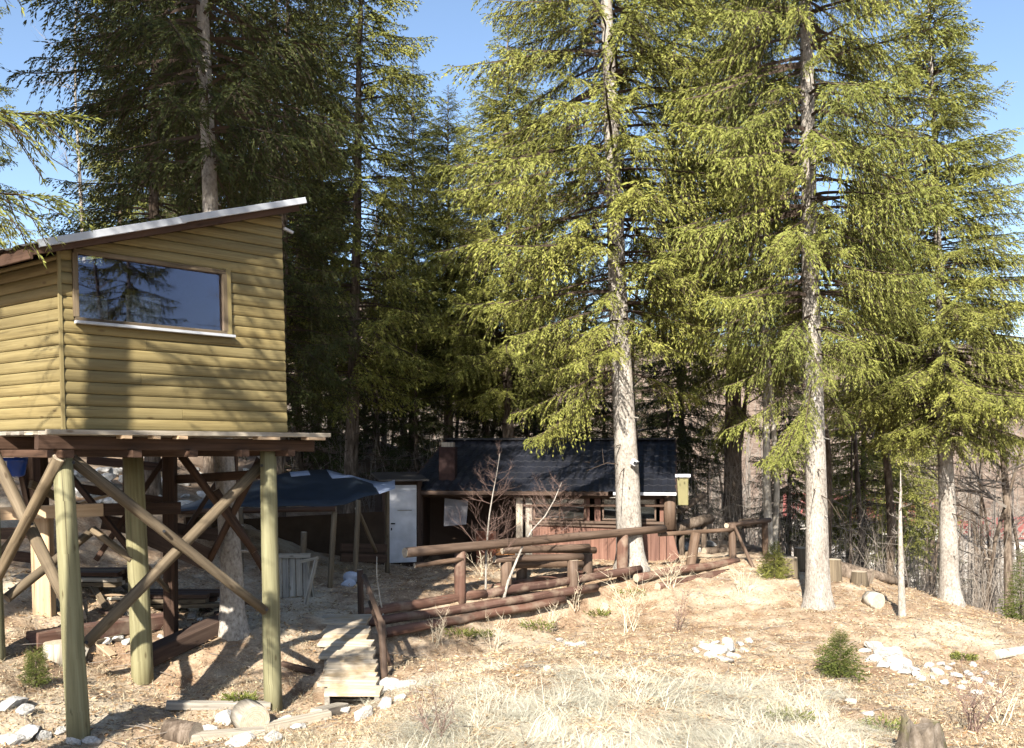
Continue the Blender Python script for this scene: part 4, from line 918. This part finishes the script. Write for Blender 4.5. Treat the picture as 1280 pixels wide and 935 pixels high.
sh = thing('tarpaulin_shed', 'open pole shed with dark blue tarpaulin sheet for a roof', 'shed', at_ground(P(420, 735, 17)))
FR = [(222, 640), (262, 634), (300, 634), (340, 632), (375, 632), (405, 634), (432, 630), (455, 622), (474, 618), (494, 609)]
RG_ = [(225, 632), (262, 622), (300, 608), (335, 596), (362, 591), (385, 588), (408, 588), (436, 594), (462, 602), (492, 606)]
m = MB(); nr = 7; dF = lambda i: 16.4 + i * .16; dBk = lambda i: 18.2 + i * .18
for k in range(nr):
    for i in range(len(FR)):
        t = k / (nr - 1)
        a = P(*FR[i], dF(i)); b = P(*RG_[i], dBk(i)); p = a.lerp(b, t); p.z += .10 * math.sin(t * math.pi) * (1 if i % 2 else .3) + rnd.uniform(-.03, .03); m.v.append(p)
nf_ = len(FR)
for k in range(nr - 1):
    for i in range(nf_ - 1): m.face((k * nf_ + i, k * nf_ + i + 1, (k + 1) * nf_ + i + 1, (k + 1) * nf_ + i), None, 1 if ((i >= 6 and k >= 4) or i >= 8 or (k >= 5 and i in (1, 4))) else 0, True)  # pale faces paint sunlight onto the right and rear of the sheet
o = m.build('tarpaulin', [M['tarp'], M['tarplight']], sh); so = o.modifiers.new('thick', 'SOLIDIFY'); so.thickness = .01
for a, b, r in (((418, 640, 16.9), (412, 735, 16.6), .05), ((448, 625, 17.3), (443, 722, 17.2), .05), ((380, 665, 16.2), (377, 728, 16.2), .055), ((300, 634, 16.6), (300, 742, 16.6), .06), ((484, 610, 19.3), (484, 706, 19.3), .05), ((260, 634, 17.4), (260, 700, 17.4), .06)):
    B = P(*b); B.z = gz(B.x, B.y) - .1; hpole(P(*a), B, r, sh, 'pole', 'brace')
hpole(P(446, 635, 17.4), P(470, 690, 18.2), .04, sh, 'brace_pole', 'brace'); hpole(P(222, 640, 16.5), P(420, 636, 16.8), .05, sh, 'eave_pole', 'beam')
for y_ in (684, 697): MB().bar(P(426, y_, 18.2), P(483, y_ + 1, 19.2), .04, .16).build('side_board', M['darkplank'], sh)
A = P(300, 715, 19.2); B = P(480, 715, 20.5)
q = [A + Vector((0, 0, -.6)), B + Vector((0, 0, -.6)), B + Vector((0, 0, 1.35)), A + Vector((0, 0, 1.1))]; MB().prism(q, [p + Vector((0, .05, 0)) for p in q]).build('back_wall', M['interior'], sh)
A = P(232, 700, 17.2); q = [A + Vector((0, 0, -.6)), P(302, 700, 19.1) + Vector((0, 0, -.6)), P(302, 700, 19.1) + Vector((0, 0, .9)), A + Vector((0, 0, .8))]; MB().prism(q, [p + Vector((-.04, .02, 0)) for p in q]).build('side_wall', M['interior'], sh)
# pallet
pa = thing('pallet', 'grey slatted pallet leaning at the open side of the shed', 'pallet', at_ground(P(365, 738, 15.9)))
for i in range(5):
    px = 349 + i * 8.6; a = P(px, 742, 15.9); a.z = gz(a.x, a.y) + .01; b = P(px - 1, 692, 16.1); MB().bar(a, b, .105, .02, (0, -1, .1)).build('slat', M['greyplank'], pa)
for y_ in (695, 733): MB().bar(P(346, y_, 16.04), P(388, y_ - 1, 16.04), .03, .08).build('cross_slat', M['greyplank'], pa)
sx = thing('trestle', 'narrow grey wooden trestle beside the pallet', 'trestle', at_ground(P(390, 740, 15.6)))
for (a, b) in (((395, 700, 15.7), (382, 744, 15.5)), ((384, 700, 15.9), (392, 738, 16.0))):
    B = P(*b); B.z = gz(B.x, B.y) - .02; MB().bar(P(*a), B, .05, .05).build('leg', M['greyplank'], sx)
MB().bar(P(376, 702, 15.8), P(398, 697, 15.8), .06, .05).build('top_bar', M['greyplank'], sx)
# white sack in the shed
c = at_ground(P(437, 718, 17.0)); bm = bmesh.new(); bmesh.ops.create_icosphere(bm, subdivisions=3, radius=.17)
for v in bm.verts:
    k = 1 + .6 * vnoise(np.array([v.co.x * 5 + 3]), np.array([v.co.y * 5 + v.co.z * 7]), 3)[0] * 2; v.co = Vector((v.co.x * k * 1.1, v.co.y * k * .8, max(-.1, v.co.z * k * .75)))
me = bpy.data.meshes.new('sack'); bm.to_mesh(me); bm.free(); me.materials.append(M['tarplight']); o = link('sack', me, None, c + Vector((0, 0, .09))); setp(o, 'crumpled pale sack lying beside the shed poles', 'sack')
# small floodlight strapped to the spruce trunk
fl = thing('floodlight', 'small white floodlight fixed to the pale spruce trunk', 'lamp', P(791, 578, 19.4))
MB().bar(P(790, 576, 19.35), P(796, 580, 19.3), .12, .12, (0, 0, 1)).build('housing', M['white'], fl); MB().bar(P(792.5, 578, 19.27), P(797, 580, 19.24), .08, .06, (0, 0, 1)).build('lens', M['black'], fl); MB().bar(P(786, 578, 19.55), P(791, 578, 19.36), .03, .05).build('bracket', M['pipe'], fl)
# far houses in the valley
def house(lab, px, py, d, w, dep, hh, rh, rz):
    b = P(px, py, d); b.z = gz(b.x, b.y) ; t = thing('house', lab, 'house', b, 'houses down in the valley'); cr, sr = math.cos(rz), math.sin(rz)
    def q(x, y, z): return b + Vector((x * cr - y * sr, x * sr + y * cr, z))
    m = MB(); m.prism([q(-w, -dep, -2), q(w, -dep, -2), q(w, dep, -2), q(-w, dep, -2)], [q(-w, -dep, hh), q(w, -dep, hh), q(w, dep, hh), q(-w, dep, hh)]); m.build('wall', M['render'], t)
    m = MB(); o_ = .6; A = [q(-w - o_, -dep - o_, hh - .3), q(-w - o_, dep + o_, hh - .3), q(-w - o_, 0, hh + rh)]; m.prism(A, [p + q(2 * (w + o_), 0, 0) - b for p in A]); m.build('roof', M['roofred'], t)
    for x in (-.6, 0, .6):
        m = MB(); m.bar(q(x * w, -dep - .03, hh * .4), q(x * w, -dep - .03, hh * .75), 1.1, .1, (sr, -cr, 0)); m.build('window', M['black'], t)
house('pale house with broad red roof down in the valley beyond the wood', 1112, 640, 95, 5.2, 4, 8.3, 2.2, .1); house('second red-roofed house farther along the valley', 1040, 630, 130, 6, 5, 8, 3, -.3); house('white house at the far edge of the valley', 1265, 640, 120, 5, 5, 8.5, 2, .2)
# ---------------------------------------------------------------- saplings, shrubs, small firs
sp = bare_tree('bare sapling with fine reddish twigs in front of the cabin porch', G(629, 752), 2.6, .024, 51, 'bark', 'redtwig', name='sapling', first=.5, spread=.75, depth=4, kids=(5, 5, 4), lean=(.25, 0), up=.3, crook=.16, nb=4)
bare_tree('straight bare sapling behind the left end of the log rail', on(607, 738, 16.9), 2.6, .018, 52, 'bark', 'redtwig', name='sapling', first=.25, spread=.6, kids=(5, 4, 3), up=.6, nb=4)
bare_tree('thin leafless sapling beside the ramp handrail', G(479, 776), 1.05, .012, 53, 'birch', 'strawtwig', name='sapling', first=.2, spread=.35, depth=2, kids=(1, 1, 1), up=.05)
def dry_shrub(lab, base, h_, seed, mat):
    rg = random.Random(seed); bars = []; t = thing('dry_shrub', lab, 'shrub', base)
    for s in range(rg.randint(9, 14)):
        p = Vector((rg.gauss(0, .05), rg.gauss(0, .05), -.03)); d = Vector((rg.gauss(0, .35), rg.gauss(0, .35), 1)).normalized(); L = h_ * rg.uniform(.5, 1.1); r_ = .005 + .003 * h_
        for k in range(5):
            d = (d + Vector((rg.gauss(0, .16), rg.gauss(0, .16), -.02))).normalized(); q = p + d * L / 5; bars.append((tuple(p), tuple(q), r_ * (1 - k / 6), r_ * (1 - (k + 1) / 6)))
            if k > 0:
                for j in range(2):
                    e_ = (d + Vector((rg.gauss(0, .7), rg.gauss(0, .7), rg.gauss(.1, .4)))).normalized(); q2 = q + e_ * L * rg.uniform(.08, .3); bars.append((tuple(q), tuple(q2), r_ * .5, .0015))
                    q3 = q2 + (e_ + Vector((rg.gauss(0, .7), rg.gauss(0, .7), .2))).normalized() * L * .12; bars.append((tuple(q2), tuple(q3), .002, .001))
            p = q
    setp(link('stems', bars_mesh(bars_np(bars).reshape(-1, 3), M[mat], 'stems'), t), kind='stuff')
for i, (px, py, h_, lab) in enumerate(((545, 808, .55, 'bleached bush of dry stems under the stacked logs'), (618, 812, .55, 'pale dry shoots sprouting below the lowest stacked log'), (690, 790, .5, 'dry shoots on the bank beyond the green ground plants'), (788, 790, 1.0, 'leafy thin shrub with dry stems in front of the spruce'), (716, 762, .6, 'small dry bush against the end of the stacked logs'), (838, 735, .75, 'bleached knobbly bush by the lower fence log'), (850, 790, .7, 'brown dry bush on the sunny bank'), (930, 742, .5, 'dry stems below the fence logs'), (1010, 905, .5, 'dry brown stems at the edge of the straw'), (1215, 915, .7, 'reddish brambles beside the mossy stump'), (1250, 905, .7, 'tall dry stems at the foot of the slope'), (545, 925, .45, 'twiggy dead branches in the foreground shade'), (600, 720, .5, 'little dry bush under the log rail'))):
    dry_shrub(lab, G(px, py), h_, 60 + i, 'strawtwig' if i not in (6, 9, 11) else 'redtwig')
def small_fir(lab, base, H, Rm, seed, leaf='needle3', name='young_spruce', dens=1.3):
    t = thing(name, lab, 'tree', base); rg = np.random.default_rng(seed); Q = []; B = []
    tq = [branch_template(L, seed + i, .05, .013, dens, .12, .35) for i, L in enumerate((.3, .3, .45, .45))]
    tq = [(q, bars_np(b) ) for q, b in tq]; z = .04
    while z < H * .97:
        f = z / H; L = Rm * (1 - f) ** .75 * min(1, .75 + f * 2) + .03
        for i in range(8):
            az = rg.uniform(0, 6.28); q, b = tq[rg.integers(4)]; l = L * rg.uniform(.7, 1.1); sc = l / q[..., 0].max(); pt = .15 + .6 * f + rg.normal(0, .1)
            c, s = math.cos(az), math.sin(az); cp_, sp_ = math.cos(pt), math.sin(pt); Rm_ = np.array([[c * cp_, -s, -c * sp_], [s * cp_, c, -s * sp_], [sp_, 0, cp_]])
            Q.append((q.reshape(-1, 3) * max(sc, .3)) @ Rm_.T + [0, 0, z])
        z += H * .055
    link('crown', crown_mesh(np.concatenate(Q), M[leaf]), t)
    MB().tube([WL[t] + Vector((0, 0, -.05)), WL[t] + Vector((0, 0, H))], [.022, .004], 7).build('trunk', M['bark2'], t)
    return t
small_fir('round bushy young spruce growing on the open slope', G(1050, 846) - Vector((0, 0, .05)), .62, .44, 71)
small_fir('little yellow-green fir beside the sawn stumps', on(968, 716, 19.3), .75, .42, 72, 'needle')
small_fir('low dark seedling spruce at the edge of the valley wood', on(1276, 720, 19), 1.5, .5, 73, 'needle3')
small_fir('small leafy evergreen growing by the treehouse platform corner', on(45, 800, 10.4), .35, .2, 74, 'needle3')

# low green tufts
for i, (px, py, s) in enumerate(((572, 797, .22), (600, 798, .18), (672, 788, .26), (785, 748, .3), (985, 905, .18), (1105, 918, .2), (1205, 826, .14), (300, 880, .14), (745, 770, .2))):
    c = G(px, py); rg = np.random.default_rng(200 + i); n = 260; a = rg.uniform(0, 6.28, n); r_ = s * rg.random(n) ** .6
    p0 = np.stack([np.cos(a) * r_ * 1.3, np.sin(a) * r_, rg.random(n) * s * .55], 1); d = norm(np.stack([np.cos(a) * .7, np.sin(a) * .7, rg.uniform(.1, 1, n)], 1) + rg.normal(0, .3, (n, 3)))
    o = link('ground_plant', crown_mesh(spindles(p0, d, rg.uniform(.04, .09, n), rg.uniform(.012, .024, n), rg).reshape(-1, 3), M['moss']), None, c)
    o.data.name = 'ground_plant'; setp(o, 'low clump of small green leaves ' + ('at the foot of the stacked logs' if i in (0, 1, 2, 8) else 'by the foot of a log post' if i == 7 else 'beside the pale spruce foot' if i == 3 else 'on the lower slope near the stump and straw'), 'plant', 'green clumps on the bank')

# ---------------------------------------------------------------- stones
RK = []
for s in range(5):
    bm = bmesh.new(); bmesh.ops.create_icosphere(bm, subdivisions=3, radius=1)
    cuts = [(Vector((random.Random(s * 9 + k).gauss(0, 1), random.Random(s * 9 + k + 100).gauss(0, 1), random.Random(s * 9 + k + 200).gauss(0, .8))).normalized(), random.Random(s * 5 + k).uniform(.4, .72)) for k in range(10)]
    for v in bm.verts:
        for nrm, dd in cuts:
            e_ = v.co.dot(nrm) - dd
            if e_ > 0: v.co -= nrm * e_ * .93
        v.co.z *= .72; k = 1 + .06 * random.Random(v.index + s).gauss(0, 1) * .4; v.co *= k
    for nm, mt in (('white', 'rock'), ('grey', 'greyrock')):
        me = bpy.data.meshes.new('stone'); bm.to_mesh(me); me.materials.append(M[mt]); RK.append((nm, me))
    bm.free()
rs = random.Random(17)
def stone(px, py, s, lab, grp, kind='white', pos=None):
    s *= 1.3; c = pos or G(px, py); me = rs.choice([m_ for k, m_ in RK if k == kind]); o = link('stone', me, None, c + Vector((0, 0, s * .12)))
    o.scale = (s * rs.uniform(.85, 1.3), s * rs.uniform(.7, 1.1), s * rs.uniform(.55, .95)); o.rotation_euler = (rs.uniform(-.25, .25), rs.uniform(-.25, .25), rs.uniform(0, 6.28))
    setp(o, lab, 'stone', grp)
def cluster(pts, lab, kind='white'):
    for px, py, s in pts: stone(px, py, s, lab, lab.replace('in the', 'from the'), kind)
cluster([(885, 812, .12), (898, 818, .16), (912, 815, .13), (925, 806, .08), (936, 803, .08), (905, 826, .1), (878, 806, .07), (893, 805, .08), (870, 815, .06), (918, 822, .09), (908, 806, .1), (930, 815, .07), (888, 822, .09)], 'white limestone rock in the heap on the middle of the bank')
cluster([(1096, 812, .17), (1112, 822, .2), (1126, 830, .17), (1090, 826, .12), (1138, 838, .12), (1105, 834, .13), (1118, 812, .08), (1100, 822, .14), (1130, 842, .1), (1082, 816, .1), (1120, 838, .11), (1145, 846, .08)], 'white limestone rock in the heap beside the young spruce')
cluster([(1160, 835, .07), (1172, 842, .09), (1185, 838, .06), (1196, 846, .08), (1210, 843, .07), (1222, 852, .08), (1150, 850, .06), (1238, 858, .07), (1180, 856, .06), (1216, 834, .07), (1166, 850, .05), (1190, 832, .05), (1205, 855, .06), (1230, 846, .05), (1175, 834, .06), (1200, 862, .05), (1222, 868, .07), (1248, 866, .06), (1160, 862, .05), (1140, 858, .06)], 'small pale stone scattered down the right-hand slope')
cluster([(700, 803, .09), (714, 808, .1), (726, 806, .09), (692, 812, .05), (745, 818, .05), (684, 838, .06)], 'white stone on the bank below the stacked logs')
cluster([(15, 884, .15), (30, 892, .1)], 'large white rock under the low side of the treehouse')
cluster([(30, 926, .13), (55, 924, .09), (75, 922, .08), (90, 930, .1), (10, 930, .12), (112, 928, .07)], 'pale stone in the row at the foot of the log post')
cluster([(490, 862, .15), (508, 860, .12), (482, 885, .12), (455, 895, .11), (430, 893, .1), (500, 876, .08)], 'white boulder at the foot of the plank ramp')
cluster([(285, 905, .13), (262, 918, .11), (356, 905, .1), (372, 912, .1), (300, 930, .11), (340, 925, .09), (385, 900, .07), (215, 918, .13)], 'pale stone among the planks at the path edge')
cluster([(145, 800, .1), (158, 808, .08), (172, 798, .07), (130, 806, .07), (190, 790, .07), (215, 772, .08), (240, 765, .08), (200, 800, .06), (250, 778, .06)], 'stone in the rubble between the beams under the treehouse')
cluster([(855, 686, .2), (872, 690, .15), (888, 682, .15), (844, 692, .14), (830, 698, .14)], 'pale rock piled by the fence behind the cabin corner')
cluster([(820, 700, .14), (800, 728, .1)], 'white rock at the base of the cabin side board')
cluster([(1015, 895, .08), (1030, 900, .07), (860, 858, .05), (1000, 888, .06), (1065, 880, .06), (1085, 895, .07)], 'pale stone at the upper edge of the straw')
wall_pts = []
for i in range(46):
    px = rs.uniform(100, 200); py = rs.uniform(568, 632); wall_pts.append((px, py, rs.uniform(.12, .24)))
for i in range(18): wall_pts.append((rs.uniform(210, 320), rs.uniform(580, 640), rs.uniform(.1, .22)))
cluster(wall_pts, 'white rock on the bank seen through the posts under the treehouse')

# ---------------------------------------------------------------- dry grass and litter (nobody could count these)
def blades(name, xy, mat, label, hmin, hmax, wmin, wmax, lay, seed, cat='grass', segs=3, comb=False):
    rg = np.random.default_rng(seed); n = len(xy); z = height(xy[:, 0], xy[:, 1]); p = np.stack([xy[:, 0], xy[:, 1], z - .01], 1)
    a = (rg.uniform(0, 6.283, n) if not comb else fbm(xy[:, 0] * 1.3, xy[:, 1] * 1.3, 2, 50) * 9 + rg.normal(0, .6, n)); L = rg.uniform(hmin, hmax, n); w = rg.uniform(wmin, wmax, n); ly = np.clip(rg.normal(lay, .22, n), 0, 1)
    hd = np.stack([np.cos(a), np.sin(a), np.zeros(n)], 1); sd = np.stack([-np.sin(a), np.cos(a), np.zeros(n)], 1); V_ = []
    bend = rg.uniform(.3, 1.4, n); tw = rg.normal(0, .35, n)
    for k in range(segs + 1):
        t = k / segs; out = L * (ly * t + .35 * bend * t * t * .6); up = L * np.maximum(.03, (1 - ly)) * (t - .45 * bend * t * t) + .02 * np.sin(t * 3)
        c = p + hd * out[:, None] + sd * (tw * L * t * t)[:, None]; c[:, 2] = np.maximum(c[:, 2] + up, 0 * z + z + .004 - .15 * (ly > .9)); ww = (w * (1 - t * .85) * .5)[:, None]
        V_ += [c - sd * ww, c + sd * ww]
    Vv = np.stack(V_, 1).reshape(-1, 3); b = np.arange(n)[:, None] * (2 * (segs + 1)); f = np.concatenate([b + [2 * k, 2 * k + 1, 2 * k + 3, 2 * k + 2] for k in range(segs)], 0)
    o = link(name, np_mesh(name, Vv, f, mat)); return setp(o, label, cat, kind='stuff')
def screen_pts(n, poly_fn, seed, d0=6.5, d1=24):
    """random ground points in the clearing, kept where poly_fn(px, py) says so"""
    rg = np.random.default_rng(seed); d = d0 + (d1 - d0) * rg.random(n * 3) ** 1.4; px = rg.uniform(-60, 1340, n * 3); x = (px - CX) / F * d; z = height(x, d); py = HY - z / d * F
    k = poly_fn(px, py, x, d); return np.stack([x[k], d[k]], 1)[:n]
def m_straw(px, py, x, d):
    nz = fbm(x * .8, d * .8, 3, 40) * 1.7; up = 842 + 30 * np.abs((px - 780) / 300) ** 2 + nz * 26
    return (py > up) & (fbm(x * 2.2, d * 2.2, 2, 47) > -.22) & (px > 505 + nz * 60) & (px < 1080 + nz * 60) & (d < 11.2)
blades('dry_grass', screen_pts(46000, m_straw, 1, 6.2, 11.2), M['straw2'], 'matted bleached dry grass covering the foreground hump', .18, .6, .0025, .006, .9, 11, segs=2, comb=True)
def m_brown(px, py, x, d):
    nz = fbm(x * .9, d * .9, 3, 41); return (nz > -.15) & (d < 19) & ~((px > 395) & (px < 490) & (py > 765)) & (py > 740)
blades('short_dry_grass', screen_pts(42000, m_brown, 2, 7, 19), M['straw'], 'short dry tufts scattered over the leaf-covered bank', .05, .22, .003, .006, .6, 12, segs=2)
def m_shade(px, py, x, d): return (px > 150) & (px < 420) & (py > 760) & (py < 880) & (fbm(x * 1.4, d * 1.4, 2, 44) > -.02)
blades('bank_grass', screen_pts(9000, m_shade, 3, 9.5, 15), M['straw'], 'hanging dry grass on the bank round the spruce roots', .1, .26, .004, .007, .5, 13)
def m_fore(px, py, x, d): return (px > 330) & (px < 600) & (py > 885) & (d < 9.6)
blades('foreground_grass', screen_pts(9000, m_fore, 4, 6.6, 9.6), M['straw'], 'tangled brown grass in the foreground shade', .15, .4, .004, .008, .7, 14)
xy = screen_pts(72000, lambda px, py, x, d: (py > 700) & ~((px > 395) & (px < 480) & (py > 770) & (py < 885)), 5, 7, 25); rg = np.random.default_rng(6); n = len(xy); z = height(xy[:, 0], xy[:, 1]) + .008
p0 = np.stack([xy[:, 0], xy[:, 1], z + rg.random(n) * .015], 1); a = rg.uniform(0, 6.28, n); d = norm(np.stack([np.cos(a), np.sin(a), rg.normal(0, .3, n)], 1))
o = link('leaf_litter', np_mesh('leaf_litter', spindles(p0, d, rg.uniform(.02, .09, n), rg.uniform(.006, .026, n), rg).reshape(-1, 3), np.arange(n * 4).reshape(-1, 4), M['litter'])); setp(o, 'fallen brown leaves and needles strewn over the ground', 'leaves', kind='stuff')

rg = np.random.default_rng(91); xy = screen_pts(1400, lambda px, py, x, d: (py > 720) & ~((px > 395) & (px < 480) & (py > 770) & (py < 885)), 8, 7, 20); z = height(xy[:, 0], xy[:, 1]); bars = []
for (x, y), zz in zip(xy, z):
    a = rg.uniform(0, 6.28); L = rg.uniform(.08, .45); d_ = np.array([math.cos(a), math.sin(a), rg.normal(0, .12)]); o_ = np.array([x, y, zz + .015]); m_ = o_ + d_ * L * .5 + rg.normal(0, .02, 3); e_ = m_ + (d_ + rg.normal(0, .3, 3) * [1, 1, .3]) * L * .5
    bars += [(o_, m_, .006, .005), (m_, e_, .005, .002)]
setp(link('fallen_twigs', bars_mesh(bars_np(bars).reshape(-1, 3), M['greytwig'], 'fallen_twigs')), 'fallen twigs strewn over the bank', 'twigs', kind='stuff')
